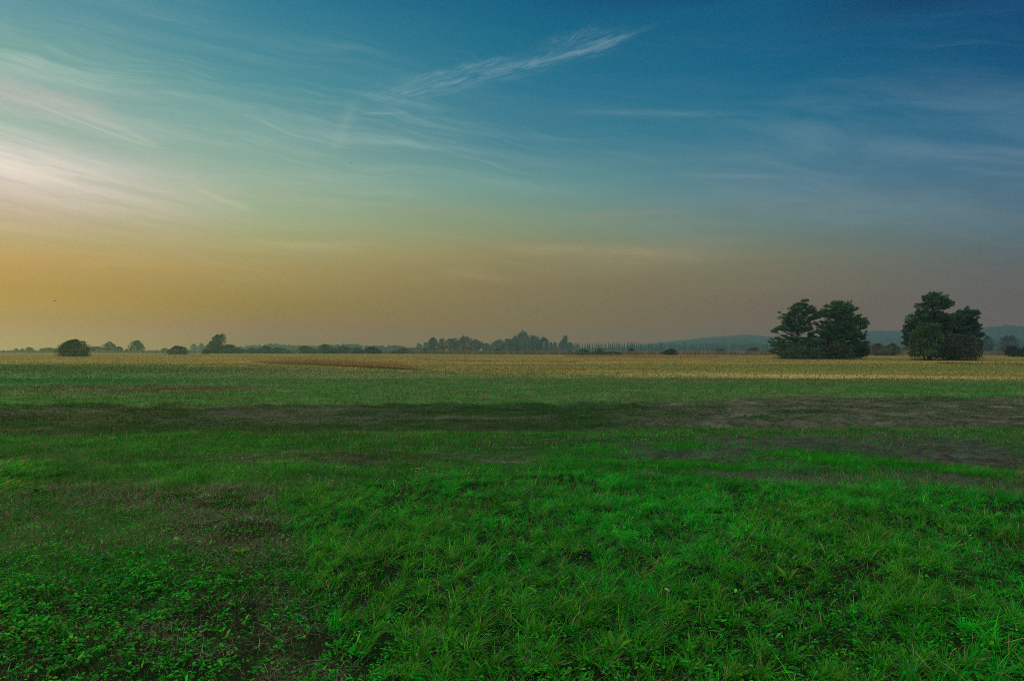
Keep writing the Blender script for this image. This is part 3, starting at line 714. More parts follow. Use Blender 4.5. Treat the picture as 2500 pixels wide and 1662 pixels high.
bush('broad bush on the right side of the tall leafy tree', 530, 596, 841.5, 863, 345, [0.033, 0.05, 0.028], lobes=14)
bush('long low bush, first right of the broad bush', 599, 634, 849, 863, 345, lobes=8)
bush('long low bush with a raised top, between two lower ones', 628, 668, 844, 863, 348, lobes=9)
bush('low bush ending the dark hedge before a gap', 660, 711, 848.5, 863, 345, lobes=10)
bush('rounded bush right of the gap in the hedge', 728, 773, 844, 863, 340, lobes=9)
bush('broad double-humped bush on the far meadow edge', 775, 820, 840.5, 863, 335, lobes=10)
bush('low bush trailing right of the double-humped bush', 812, 856, 845, 863, 335, lobes=9)
bush('low dark bush above the tall dry grass strip', 855, 892, 849, 864, 325, lobes=7)
bush('dark domed bush above the right end of the dry grass strip', 888, 930, 846.5, 864, 318, [0.033, 0.05, 0.028], lobes=10)
bush('low brownish bush in the reeds left of the paired trees', 955, 1005, 850, 862, 315, BR, lobes=8)
bush('tiny dark bush in the reeds below the left paired tree', 1028, 1048, 851, 862, 312, lobes=4)
tree('pale far tree left of the paired trees', 1016, 1031, 837, 855, 850, lobes=5, trunk=0.02)
tree('pale far tree nearer the paired trees', 1031, 1047, 835.5, 855, 850, lobes=5, trunk=0.02)
tree('left of the paired upright trees, square crown', 1045, 1071, 824, 855, 560, [0.04, 0.062, 0.035], 'upright', lobes=9, trunk=0.03)
tree('right of the paired upright trees, ragged crown', 1070, 1091, 826.5, 855, 560, BR, 'round', lobes=7, trunk=0.12)
tree('tree forming the left flank of the wide brown grove', 1088, 1122, 826, 855, 570, GY, 'round', lobes=9, trunk=0.02)
tree('tallest tree at the crest of the wide brown grove', 1110, 1152, 820.5, 855, 575, BR, 'round', lobes=12, trunk=0.02)
tree('tree forming the right flank of the wide brown grove', 1142, 1180, 829, 855, 580, BR, 'round', lobes=10, trunk=0.02)
tree('low tree linking the brown grove to the tall blue grove', 1172, 1202, 838, 855, 700, GY, lobes=7, trunk=0.02)
tree('leftmost tree of the tall blue grove', 1196, 1230, 829.5, 855, 720, GY, lobes=8, trunk=0.02)
tree('tree left of the peak of the tall blue grove', 1222, 1262, 827, 855, 720, GY, lobes=10, trunk=0.02)
tree('highest tree at the peak of the tall blue grove', 1262, 1302, 808, 855, 730, GY, lobes=14, trunk=0.02)
tree('sloping tree just left of the grove peak', 1246, 1278, 820, 855, 722, GY, lobes=9, trunk=0.02)
tree('sloping tree right of the grove peak', 1288, 1316, 819, 855, 728, GY, lobes=9, trunk=0.02)
tree('dark round tree ending the tall blue grove', 1310, 1340, 824, 855, 640, [0.03, 0.05, 0.03], lobes=10, trunk=0.02)
tree('small upright tree right of the blue grove, first of two', 1341, 1351, 835, 855, 800, GY, 'upright', lobes=5, trunk=0.02)
tree('small upright tree right of the blue grove, second of two', 1350, 1361, 834.5, 855, 800, GY, 'upright', lobes=5, trunk=0.02)
tree('lone wide tree at the left end of the poplar row', 1361, 1394, 819.5, 855, 700, BR, 'cone', lobes=12, trunk=0.05)
tree('low tree between the lone wide tree and the first poplars', 1384, 1400, 836, 855, 760, GY, lobes=6, trunk=0.02)
# bushes in and before the reeds
bush('tiny dark bush in the reeds below the blue grove', 1204, 1230, 851, 857, 330, lobes=4)
bush('dark tuft in the reeds under the grove peak', 1256, 1268, 850, 858, 300, lobes=4)
bush('low shrub in the reeds, left under the dark round tree', 1290, 1308, 853, 860, 290, lobes=4)
bush('low shrub in the reeds, right under the dark round tree', 1332, 1347, 854, 860, 285, lobes=4)
bush('small round bush in the reeds below the lone wide tree', 1387, 1396, 854, 863, 262, lobes=4)
bush('dark rounded clump at the reed front, left end', 1405, 1440, 853, 866, 245, lobes=8)
bush('low dark strip of bush at the reed front', 1432, 1475, 857, 866, 243, lobes=8)
bush('low dark bush at the reed front with a small peak', 1452, 1476, 851, 865, 246, lobes=6)
bush('low scrub at the reed front before the poplars', 1470, 1520, 858, 866, 242, lobes=8)
bush('dark bush on top of the reeds before the poplars', 1531, 1552, 849.5, 858, 300, [0.03, 0.045, 0.03], lobes=6)
bush('dark spreading bush at the reed front below the poplars', 1616, 1652, 852, 866, 236, [0.03, 0.045, 0.028], lobes=9)
bush('flat bush on the reeds below the blue hill', 1738, 1776, 851, 858, 290, lobes=7)
bush('brownish bush on the reeds near the left pine', 1821, 1863, 848, 860, 270, BR, lobes=8)
bush('low bush half hidden behind the foot of the left pine', 1868, 1900, 852, 862, 240, lobes=6)
# right side
bush('rounded brown bush just right of the left-hand pines', 2118, 2166, 838.5, 867, 210, BR, lobes=14, dens=1.0, spiky=0.05)
bush('green-brown bush beside the rounded brown one', 2155, 2196, 837.5, 867, 212, O, lobes=12, spiky=0.05)
bush('low bush left of the right-hand pines', 2192, 2232, 847, 862, 300, GY, lobes=8)
tree('thin hazy tree just right of the right-hand pines', 2392, 2428, 819, 857, 420, [0.055, 0.055, 0.04], 'round', lobes=12, trunk=0.05, dens=0.55, spiky=0.12)
tree('thin hazy tree before the wooded hill at the right edge', 2440, 2486, 818.5, 857, 420, [0.055, 0.052, 0.045], 'round', lobes=14, trunk=0.05, dens=0.5, spiky=0.12)
bush('low brown bush beneath the thin hazy trees', 2432, 2466, 850, 859, 330, BR, lobes=6)
bush('dark spiky bush at the right edge, left one', 2452, 2494, 845, 870, 170, [0.03, 0.055, 0.02], lobes=12, spiky=0.08)
bush('dark spiky bush cut by the right edge', 2488, 2535, 843, 870, 168, [0.03, 0.055, 0.02], lobes=12, spiky=0.08)

# --- row of far poplars, individual copies
def poplar_mesh(k):
    H = 15.0; n = 420
    z = 1.2 + (H - 1.2) * rng.random(n) ** 0.9
    r = (0.75 + 0.25 * k % 1) * np.sin(np.clip(0.25 + 0.8 * z / H, 0, 1) * math.pi) ** 0.7 * 1.5
    a = rng.uniform(0, 6.28, n); rr = np.sqrt(rng.random(n)) * r
    P = np.stack([np.cos(a) * rr, np.sin(a) * rr, z], 1)
    V, lp, tot, cc = leaf_cards(P, 0.7, np.tile([0.045,0.06,0.05], (n, 1)) * np.exp(rng.normal(0, 0.25, n))[:, None])
    V2, F2 = tube([(0, 0, 0), (0, 0, 6), (0, 0, 13)], [0.28, 0.2, 0.05], 5)
    nv = len(V); V = np.vstack([V, np.array(V2)])
    lp = np.concatenate([lp, np.array(F2).ravel() + nv]); tot2 = np.concatenate([tot, np.full(len(F2), 4)])
    st = np.concatenate([[0], np.cumsum(tot2)[:-1]]); cc = np.vstack([cc, np.tile([0.06, 0.05, 0.04], (len(F2), 1))])
    me = raw_mesh('poplar', V, lp, st, tot2, cc); me.materials.append(M_TREE); return me
pm = [poplar_mesh(k) for k in range(5)]
p = 1397.0; i = 0
proto = None
while p < 1905:
    gap = 4.6 if rng.random() < 0.72 else 6.5
    D = 1150 + (p - 1400) * 0.15
    top = 837.5 + rng.normal(0, 1.3)
    H = CAMH + (HY - top) / F * D
    if proto is None: o = link('poplar', pm[0], None); proto = o
    else:
        o = proto.copy(); o.data = pm[i % 5]; COL.objects.link(o)
    o.location = ((p - CX) / F * D, D, 0); s = H / 15.0
    o.scale = (rng.uniform(0.75, 1.1), rng.uniform(0.75, 1.1), s); o.rotation_euler = (0, 0, rng.uniform(0, 6.28))
    tag(o, 'slim poplar in the long hazy row standing before the pale hills', 'tree', 'poplars in the far row')
    p += gap; i += 1

# --- far conifers sticking out of the row
def conifer_mesh(H=16, R=2.3, n=420, size=0.75):
    z = 0.8 + (H - 0.8) * rng.random(n) ** 1.3; r = R * (1 - z / H) ** 0.9 * (0.7 + 0.3 * np.cos(z * 3.1)) + 0.1
    a = rng.uniform(0, 6.28, n); rr = rng.uniform(0.3, 1, n) * r
    return leaf_cards(np.stack([np.cos(a) * rr, np.sin(a) * rr, z], 1), size, np.tile([0.03, 0.045, 0.032], (n, 1)) * np.exp(rng.normal(0, 0.25, n))[:, None])
for (px, w, top, lab) in ((1533, 6, 833, 'pointed conifer in the poplar row, left of two close together'), (1541, 5, 834, 'pointed conifer in the poplar row, right of two close together'),
                          (1610, 6, 834.5, 'pointed conifer standing alone in the middle of the poplar row'), (1723, 7, 833.5, 'pointed conifer in the poplar row below the blue hill'),
                          (1741, 6, 835, 'wider conifer in the poplar row left of the pines')):
    D = 1120; H = CAMH + (HY - top) / F * D
    root = empty('conifer', ((px - CX) / F * D, D, 0), lab, 'tree', 'conifers in the far row')
    V, lp, tot, cc = conifer_mesh(H, w / 2 / F * D * 1.2)
    link('crown', raw_mesh('crown', V, lp, np.arange(len(tot)) * 5, tot, cc), M_TREE, root)
    mb = MB(); mb.add(tube([(0, 0, -0.1), (0, 0, H * 0.5), (0, 0, H * 0.95)], [0.3, 0.2, 0.04], 6)); link('trunk', mb.mesh('trunk'), M_BARK, root)

# --- far woodland, one mass
def woodland(name, label, prof, D, depth, col, step=3.2, conif=0.35, size=1.5):
    """prof: (px, top) outline"""
    px = np.array([a for a, b in prof], float); tp = np.array([b for a, b in prof], float)
    X0, X1 = (px[0] - CX) / F * D, (px[-1] - CX) / F * D
    P = []; C = []
    n = int((X1 - X0) / step * depth / 16)
    for k in range(n):
        x = rng.uniform(X0, X1); y = D + rng.uniform(0, depth)
        q = CX + F * x / D
        Ht = (CAMH + (HY - np.interp(q, px, tp)) / F * D) * rng.uniform(0.72, 1.0)
        if Ht < 1.5: continue
        R = rng.uniform(2.2, 4.2) * min(1, Ht / 9)
        m = 60
        z = Ht * rng.uniform(0.05, 1.0, m)
        if rng.random() < conif: r = R * 0.75 * (1 - z / (Ht * 1.02))
        else: z = Ht * (0.08 + 0.92 * rng.random(m)); r = R * np.sqrt(np.clip(1 - ((z / Ht - 0.5) / 0.52) ** 2, 0, 1))
        a = rng.uniform(0, 6.28, m)
        P.append(np.stack([x + np.cos(a) * r * rng.random(m) ** 0.5, y + np.sin(a) * r, z], 1))
        C.append(np.tile(np.asarray(col) * math.exp(rng.normal(0, 0.2)), (m, 1)))
    P = np.vstack(P); C = np.vstack(C)
    V, lp, tot, cc = leaf_cards(P, size, C)
    o = link(name, raw_mesh(name, V, lp, np.arange(len(tot)) * 5, tot, cc), M_TREE)
    tag(o, label, None, None, 'stuff')
woodland('distant_woodland', 'hazy line of far woodland behind the bushes on the left half of the horizon',
         [(560, 848), (590, 843), (625, 841), (640, 836.5), (650, 838), (670, 841), (720, 842), (780, 844), (810, 841), (835, 837), (855, 838), (880, 843), (930, 843), (970, 841.5), (976, 847), (1010, 848), (1050, 850)], 1050, 60, [0.035, 0.055, 0.04])
woodland('far_tree_line', 'faint low line of scrub behind the poplar row', [(1180, 846), (1260, 845), (1400, 849), (1500, 849), (1650, 849), (1800, 849), (1950, 848)], 1330, 30, [0.07, 0.095, 0.075])
woodland('right_tree_line', 'faint low woodland at the foot of the right-hand wooded hill', [(2080, 845), (2200, 843), (2380, 842), (2480, 836), (2620, 838)], 1250, 50, [0.04, 0.055, 0.045])

# ------------------------------------------------------------------ hills
M_HILL = noise_mat('forested_hill', (0.045, 0.075, 0.055), (0.085, 0.12, 0.085), 0.05, 0.95)
def hill(prof, D, depth, rough=1.2, seed=1, spikes=0.0):
    px = np.array([a for a, b in prof], float); tp = np.array([b for a, b in prof], float)
    nx = int((px[-1] - px[0]) * 1.2) + 2; ny = 26
    q = np.linspace(px[0], px[-1], nx)
    Ht = np.interp(q, px, tp); Ht = np.convolve(np.pad(Ht, 12, mode='edge'), np.hanning(25) / np.hanning(25).sum(), 'valid')
    Hz = CAMH + (HY - Ht) / F * D
    t = np.linspace(-1, 1, ny)
    prof_y = np.cos(t * math.pi / 2) ** 0.8
    X = np.repeat((q - CX) / F * D, ny).reshape(nx, ny); Y = D + t[None, :] * depth + 0 * X
    Z = Hz[:, None] * prof_y[None, :]
    Z = Z + (fbm(X * 0.08, Y * 0.08, seed) - 0.5) * rough * 3 * prof_y[None, :] + (vnoise(X * 0.3, Y * 0.3, seed + 3) ** 4) * spikes * prof_y[None, :]
    Z = np.maximum(Z, -0.5); Z[:, 0] = -1; Z[:, -1] = -1
    V = np.stack([X.ravel(), Y.ravel(), Z.ravel()], 1)
    i = np.arange(nx - 1)[:, None] * ny + np.arange(ny - 1)[None, :]
    f = np.stack([i, i + ny, i + ny + 1, i + 1], -1).reshape(-1, 4)
    me = raw_mesh('hills', V, f.ravel(), np.arange(len(f)) * 4, np.full(len(f), 4), None, True)
    tag(link('hills', me, M_HILL), kind='structure')
hill([(1480, 852), (1560, 843), (1640, 833), (1720, 824), (1790, 819), (1820, 816.5), (1860, 820), (1920, 826), (2000, 822), (2080, 812), (2140, 806.5), (2200, 808), (2280, 816), (2400, 822), (2620, 825)], 1820, 110, 0.8, 3)
hill([(1600, 852), (1680, 844), (1730, 836), (1760, 828.5), (1790, 826), (1820, 831), (1860, 835), (1900, 831), (1990, 832), (2060, 822), (2110, 818.5), (2150, 821), (2172, 825), (2210, 817), (2300, 812), (2360, 820), (2500, 830), (2620, 830)], 1330, 60, 0.8, 9, 2)
hill([(2300, 838), (2340, 820), (2385, 801), (2420, 799.5), (2450, 797), (2500, 799), (2560, 798), (2640, 800)], 1350, 90, 1.0, 15, 5)

# ------------------------------------------------------------------ small things
def flower_mesh():
    V = []; Fc = []
    v, f = tube([(0, 0, 0), (0.004, 0.002, 0.05), (0, 0, 0.10)], [0.0016, 0.0013, 0.001], 5)
    return v, f
def white_flower(x, y, h, r, label, group):
    root = empty('white_flower', (x, y, float(gheight(np.array([x]), np.array([y]))[0])), label, 'flower', group)
    mb = MB(); mb.add(tube([(0, 0, -0.005), (0.004, 0.002, h * 0.5), (0, 0, h)], [0.002, 0.0016, 0.0012], 5)); link('stem', mb.mesh('stem'), M_STALK, root)
    V = []; Fc = []
    for k in range(9):
        a = k * 2.4; rr = r * 0.75 * math.sqrt(k / 9); cx_, cy_ = rr * math.cos(a), rr * math.sin(a); s = r * 0.33
        b = len(V); zc = h + 0.004 - rr * 0.25
        V.append((cx_, cy_, zc + s * 0.35)); 
        for j in range(6): V.append((cx_ + s * math.cos(j * math.pi / 3), cy_ + s * math.sin(j * math.pi / 3), zc - s * 0.15))
        V.append((cx_, cy_, zc - s * 0.35))
        for j in range(6): Fc.append((b, b + 1 + j, b + 1 + (j + 1) % 6)); Fc.append((b + 7, b + 1 + (j + 1) % 6, b + 1 + j))
    link('flower_head', poly_mesh('flower_head', np.array(V), Fc), M_PETAL, root)
    return root
def copy_tree(o, loc, sc, label):
    c = o.copy(); COL.objects.link(c); c.location = loc; c.scale = (sc,) * 3; c.rotation_euler = (0, 0, rng.uniform(0, 6)); c['label'] = label
    for ch in list(o.children):
        d = ch.copy(); COL.objects.link(d); d.parent = c
    return c
def flower_patch(pts, h, r, label, group):
    first = None
    for (a, b) in pts:
        y = gdist(b + h * F / gdist(b) * 0.85); x = (a - CX) / F * y
        if first is None: first = white_flower(x, y, h, r, label, group)
        else: copy_tree(first, (x, y, float(gheight(np.array([x]), np.array([y]))[0])), rng.uniform(0.8, 1.2), label)
Lc = 'small flat white flower head in the sparse patch just above the tall grass, mid frame'
flower_patch([(1005,1148),(1014,1147),(1018,1145),(1022,1147),(1026,1149),(1030,1142),(1038,1141),(1043,1112+22),(1015,1151),(1032,1149),(1069,1144),(1065,1148),(1057,1151),(1082,1152),(1043,1157),(1081,1137),(1089,1167),(1018,1181),(992,1178),(1068,1172),(1097,1129),(1168,1147),(1166,1157),(1145,1165)], 0.08, 0.014, Lc, 'white flowers above the tall grass')
flower_patch([(752,1158),(758,1160),(762,1164),(781,1160),(795,1159),(823,1142),(835,1141),(843,1140),(840,1145),(755,1118),(828,1143),(812,1168)], 0.08, 0.014, 'small white flower head left of centre beside the bare brown patch', 'white flowers left of centre')
flower_patch([(1548,1076),(1556,1078),(1565,1073),(1576,1078),(1583,1074),(1599,1072),(1567,1079),(1798,1064)], 0.08, 0.017, 'tiny white flower head near the dark mud right of centre', 'white flowers near the mud')
flower_patch([(1626,1449),(1633,1446),(1629,1453)], 0.12, 0.012, 'white flower head low in the tall green grass right of centre', 'white flowers in the tall grass')
def stalk(px, pt, pb, label, w=0.012):
    D = gdist(pb); h = (pb - pt) / F * D
    mb = MB(); mb.add(tube([(0, 0, -0.02), (0.01, 0, h * 0.5), (0.0, 0.01, h)], [w, w * 0.9, w * 0.3], 6))
    mb.add(tube([(0, 0, h * 0.55), (0.01, 0, h * 0.8), (0, 0, h * 1.0)], [w * 1.4, w * 2.2, w * 0.6], 6))
    o = link('grass_stalk', mb.mesh('grass_stalk'), M_BARK if w == 0.018 else M_STALK, None, ((px - CX) / F * D, D, float(gheight(np.array([(px - CX) / F * D]), np.array([D]))[0])))
    tag(o, label, 'stalk')
stalk(61, 906, 915, 'short pale seed stalk at the far left of the green meadow')
stalk(376, 927, 937, 'bright pale seed stalk standing in the green meadow left of centre', 0.016)
stalk(2468, 866, 878, 'pale thin stalk before the pines at the right edge', 0.02)
stalk(2434, 866, 880, 'pale thin stalk between the right pines and the edge bush', 0.02)
stalk(1998, 853, 880, 'bare pale sapling stem standing before the left-hand pines', 0.018)
# weeds with longer leaves
def weed(px, py, n, ln, wd, col, label, up=0.9):
    D = gdist(py); x = (px - CX) / F * D
    V = []; Fc = []; cc = []
    for k in range(n):
        a = 2 * math.pi * k / n + rng.uniform(-0.4, 0.4); L_ = ln * rng.uniform(0.7, 1.1); b = len(V)
        d = np.array([math.cos(a), math.sin(a), 0]); s = np.array([-math.sin(a), math.cos(a), 0])
        for t in (0, 0.25, 0.5, 0.75, 1.0):
            c = d * L_ * 0.7 * t + np.array([0, 0, L_ * up * (t - 0.45 * t * t)])
            w_ = wd * (0.25 + 1.6 * t * (1.05 - t) * 1.4) * (1 + 0.25 * math.sin(t * 16)) if t < 1 else 0.001
            V += [c - s * w_ + [0, 0, w_ * 0.5], c, c + s * w_ + [0, 0, w_ * 0.5]]
        for j in range(4):
            o_ = b + 3 * j; Fc += [(o_, o_ + 1, o_ + 4, o_ + 3), (o_ + 1, o_ + 2, o_ + 5, o_ + 4)]
        cc += [np.asarray(col) * math.exp(rng.normal(0, 0.15))] * 8
    o = link('weed', poly_mesh('weed', np.array(V), Fc, cc, True), M_LEAF, None, (x, D, float(gheight(np.array([x]), np.array([D]))[0]) + 0.01))
    tag(o, label, 'weed')
weed(590, 1362, 9, 0.12, 0.014, [0.10, 0.26, 0.012], 'yellow-green weed rosette on the brown hay patch')
weed(560, 1420, 8, 0.13, 0.016, [0.02, 0.22, 0.012], 'bright green weed below the yellow-green rosette')
weed(255, 1380, 7, 0.12, 0.016, [0.025, 0.19, 0.03], 'green weed with broad leaves near the left edge')
weed(870, 1248, 8, 0.14, 0.012, [0.12, 0.22, 0.02], 'yellowish feathery weed at the near edge of the tall grass')
weed(1500, 1610, 7, 0.15, 0.016, [0.06, 0.25, 0.014], 'light green pointed weed at the bottom right of centre')
weed(1925, 1425, 8, 0.16, 0.014, [0.09, 0.22, 0.014], 'yellow-brown tinged weed in the tall grass at right')
weed(90, 1210, 8, 0.14, 0.018, [0.04, 0.18, 0.05], 'leafy weed beside the tall grass at the left edge')

def bird(px, py, D, span, label, tilt=0.0):
    P = at(px, py, D); root = empty('bird', P, label, 'bird')
    V, Fc = tube([(-0.30, 0, 0), (-0.2, 0, 0.01), (0, 0, 0.02), (0.16, 0, 0.02), (0.27, 0, 0.04), (0.33, 0, 0.03)], [0.02, 0.05, 0.085, 0.07, 0.045, 0.01], 8)
    link('body', poly_mesh('body', np.array(V), Fc, None, True), M_BIRD, root)
    for s in (-1, 1):
        h = span / 2
        W = [(0.12, 0, 0.04), (-0.12, 0, 0.04), (0.10, s * h * 0.5, 0.12), (-0.12, s * h * 0.5, 0.12), (-0.08, s * h, 0.02), (-0.14, s * h * 0.9, 0.02)]
        W2 = [(a, b, c - 0.015) for a, b, c in W]
        fs = [(0, 2, 3, 1), (2, 4, 5, 3)]; fs += [(6 + a, 6 + d, 6 + c, 6 + b) for a, b, c, d in fs]
        rim = [0, 2, 4, 5, 3, 1]
        fs += [(rim[i], rim[(i + 1) % 6], rim[(i + 1) % 6] + 6, rim[i] + 6) for i in range(6)]
        link('wing', poly_mesh('wing', np.array(W + W2), fs), M_BIRD, root)
    root.rotation_euler = (0.1, tilt, 1.1)
bird(134, 735, 190, 0.9, 'dark bird gliding low in the orange sky at left', 0.0)
bird(857, 398, 330, 1.0, 'tiny faint bird high in the teal sky left of centre', 0.3)

# ------------------------------------------------------------------ haze
HAZE_DENS = 0.00072
HAZE_COL = (0.29, 0.57, 0.68)
def box(name, x0, x1, y0, y1, z0, z1):
    V = [(x0, y0, z0), (x1, y0, z0), (x1, y1, z0), (x0, y1, z0), (x0, y0, z1), (x1, y0, z1), (x1, y1, z1), (x0, y1, z1)]
    return poly_mesh(name, np.array(V, float), [(0, 3, 2, 1), (4, 5, 6, 7), (0, 1, 5, 4), (1, 2, 6, 5), (2, 3, 7, 6), (3, 0, 4, 7)])
m, nt, out = newmat('haze')
pv = nt.nodes.new('ShaderNodeVolumePrincipled'); pv.inputs['Density'].default_value = HAZE_DENS
pv.inputs['Color'].default_value = (*HAZE_COL, 1); pv.inputs['Anisotropy'].default_value = 0.55
nt.links.new(pv.outputs[0], out.inputs['Volume'])
hz = link('haze', box('haze', -2010, 2010, -50, 1960, -2.0, 58), m); tag(hz, 'thin evening haze lying over the whole meadow', None, None, 'stuff')

# ------------------------------------------------------------------ world: sky texture with added fill overhead, evening gradient and cirrus towards the sunset
SUN_EL, SUN_AZ = math.radians(14), math.radians(-50)   # azimuth from +Y towards +X
w = bpy.data.worlds.new('World'); S.world = w; w.use_nodes = True
nt = w.node_tree; N = nt.nodes; L = nt.links; N.clear()
out = N.new('ShaderNodeOutputWorld'); bg = N.new('ShaderNodeBackground'); L.new(bg.outputs[0], out.inputs[0])
def vin(n, i, v):
    if isinstance(v, E): L.new(v.s, n.inputs[i])
    else: n.inputs[i].default_value = v
class E:
    def __init__(s, sock): s.s = sock
    def op(a, o, b=None, c=None):
        n = N.new('ShaderNodeMath'); n.operation = o; vin(n, 0, a)
        if b is not None: vin(n, 1, b)
        if c is not None: vin(n, 2, c)
        return E(n.outputs[0])
    def __add__(a, b): return a.op('ADD', b)
    __radd__ = __add__
    def __sub__(a, b): return a.op('SUBTRACT', b)
    def __rsub__(a, b): return (a * -1.0) + b
    def __mul__(a, b): return a.op('MULTIPLY', b)
    __rmul__ = __mul__
    def __truediv__(a, b): return a.op('DIVIDE', b)
def smooth(v, a, b, lo=0.0, hi=1.0):
    n = N.new('ShaderNodeMapRange'); n.interpolation_type = 'SMOOTHSTEP'; vin(n, 0, v)
    n.inputs[1].default_value = a; n.inputs[2].default_value = b; n.inputs[3].default_value = lo; n.inputs[4].default_value = hi
    return E(n.outputs[0])
def gauss(u): return (u * u * -1.0).op('EXPONENT')
def xyz(x, y, z=0.0):
    n = N.new('ShaderNodeCombineXYZ'); vin(n, 0, x); vin(n, 1, y); vin(n, 2, z); return n.outputs[0]
def noise(x, y, scale=1.0, detail=4.0, rough=0.5, dist=0.0):
    n = N.new('ShaderNodeTexNoise'); L.new(xyz(x, y), n.inputs['Vector']); n.inputs['Scale'].default_value = scale
    n.inputs['Detail'].default_value = detail; n.inputs['Roughness'].default_value = rough; n.inputs['Distortion'].default_value = dist
    return E(n.outputs['Fac'])
def mixc(f, a, b, mode='MIX'):
    n = N.new('ShaderNodeMix'); n.data_type = 'RGBA'; n.blend_type = mode; n.clamp_factor = True
    vin(n, 0, f)
    for i, v in ((6, a), (7, b)):
        if isinstance(v, (tuple, list)): n.inputs[i].default_value = (*v, 1) if len(v) == 3 else v
        else: L.new(v, n.inputs[i])
    return n.outputs[2]
tc = N.new('ShaderNodeTexCoord'); sp = N.new('ShaderNodeSeparateXYZ'); L.new(tc.outputs['Generated'], sp.inputs[0])
dx, dy, dz = E(sp.outputs[0]), E(sp.outputs[1]), E(sp.outputs[2])
az = dx.op('ARCTAN2', dy)
hyp = (dx * dx + dy * dy + 1e-6).op('SQRT')
te = dz / hyp
AZ = lambda px: math.atan((px - CX) / F)
TE = lambda px, py: (HY - py) / math.hypot(F, px - CX)
# soft wavering of the layers
warp = noise(az * 1.6, te * 3.0 + az * 0.4, 1.0, 3.0, 0.5)
tew = te + (warp - 0.5) * 0.035 * smooth(te, 0.03, 0.15)
grid = {
 0:    [(-60,(95,148,155)),(0,(95,148,155)),(100,(118,164,156)),(200,(142,176,165)),(300,(150,178,162)),(360,(184,188,178)),(430,(194,184,168)),(500,(190,172,142)),(560,(186,167,114)),(620,(189,158,94)),(700,(176,149,82)),(780,(168,149,84)),(850,(166,156,104))],
 625:  [(-60,(54,122,144)),(0,(56,125,145)),(200,(86,146,153)),(350,(130,167,155)),(420,(145,173,152)),(500,(153,172,138)),(580,(163,162,112)),(640,(163,148,93)),(740,(147,131,79)),(800,(139,126,79)),(850,(131,127,85))],
 1250: [(-60,(0,90,126)),(0,(0,100,130)),(100,(20,108,136)),(200,(46,117,143)),(350,(76,132,145)),(450,(108,150,143)),(550,(130,148,120)),(620,(141,136,99)),(700,(131,121,87)),(800,(121,114,86)),(850,(118,115,91))],
 1875: [(-60,(0,82,118)),(0,(0,90,124)),(150,(0,98,132)),(230,(20,105,135)),(300,(48,114,139)),(450,(84,124,138)),(550,(104,127,122)),(640,(117,118,97)),(740,(111,105,90)),(850,(104,104,97))],
 2500: [(-60,(0,70,108)),(0,(0,76,114)),(200,(0,88,124)),(280,(42,101,133)),(400,(68,110,134)),(550,(85,110,118)),(650,(95,102,101)),(740,(98,98,95)),(850,(100,99,97))],
}
for px in list(grid):      # finer steps near the horizon
    ys_ = [a for a, b in grid[px]]; cs_ = np.array([b for a, b in grid[px]], float)
    keep_ = [(a, tuple(b)) for a, b in grid[px] if a < 600]
    for q in range(600, 851, 25):
        keep_.append((q, tuple(float(np.interp(q, ys_, cs_[:, k])) for k in range(3))))
    grid[px] = keep_
CORR = {}   # light the haze takes away or adds in front of the sky, per grid point (linear)
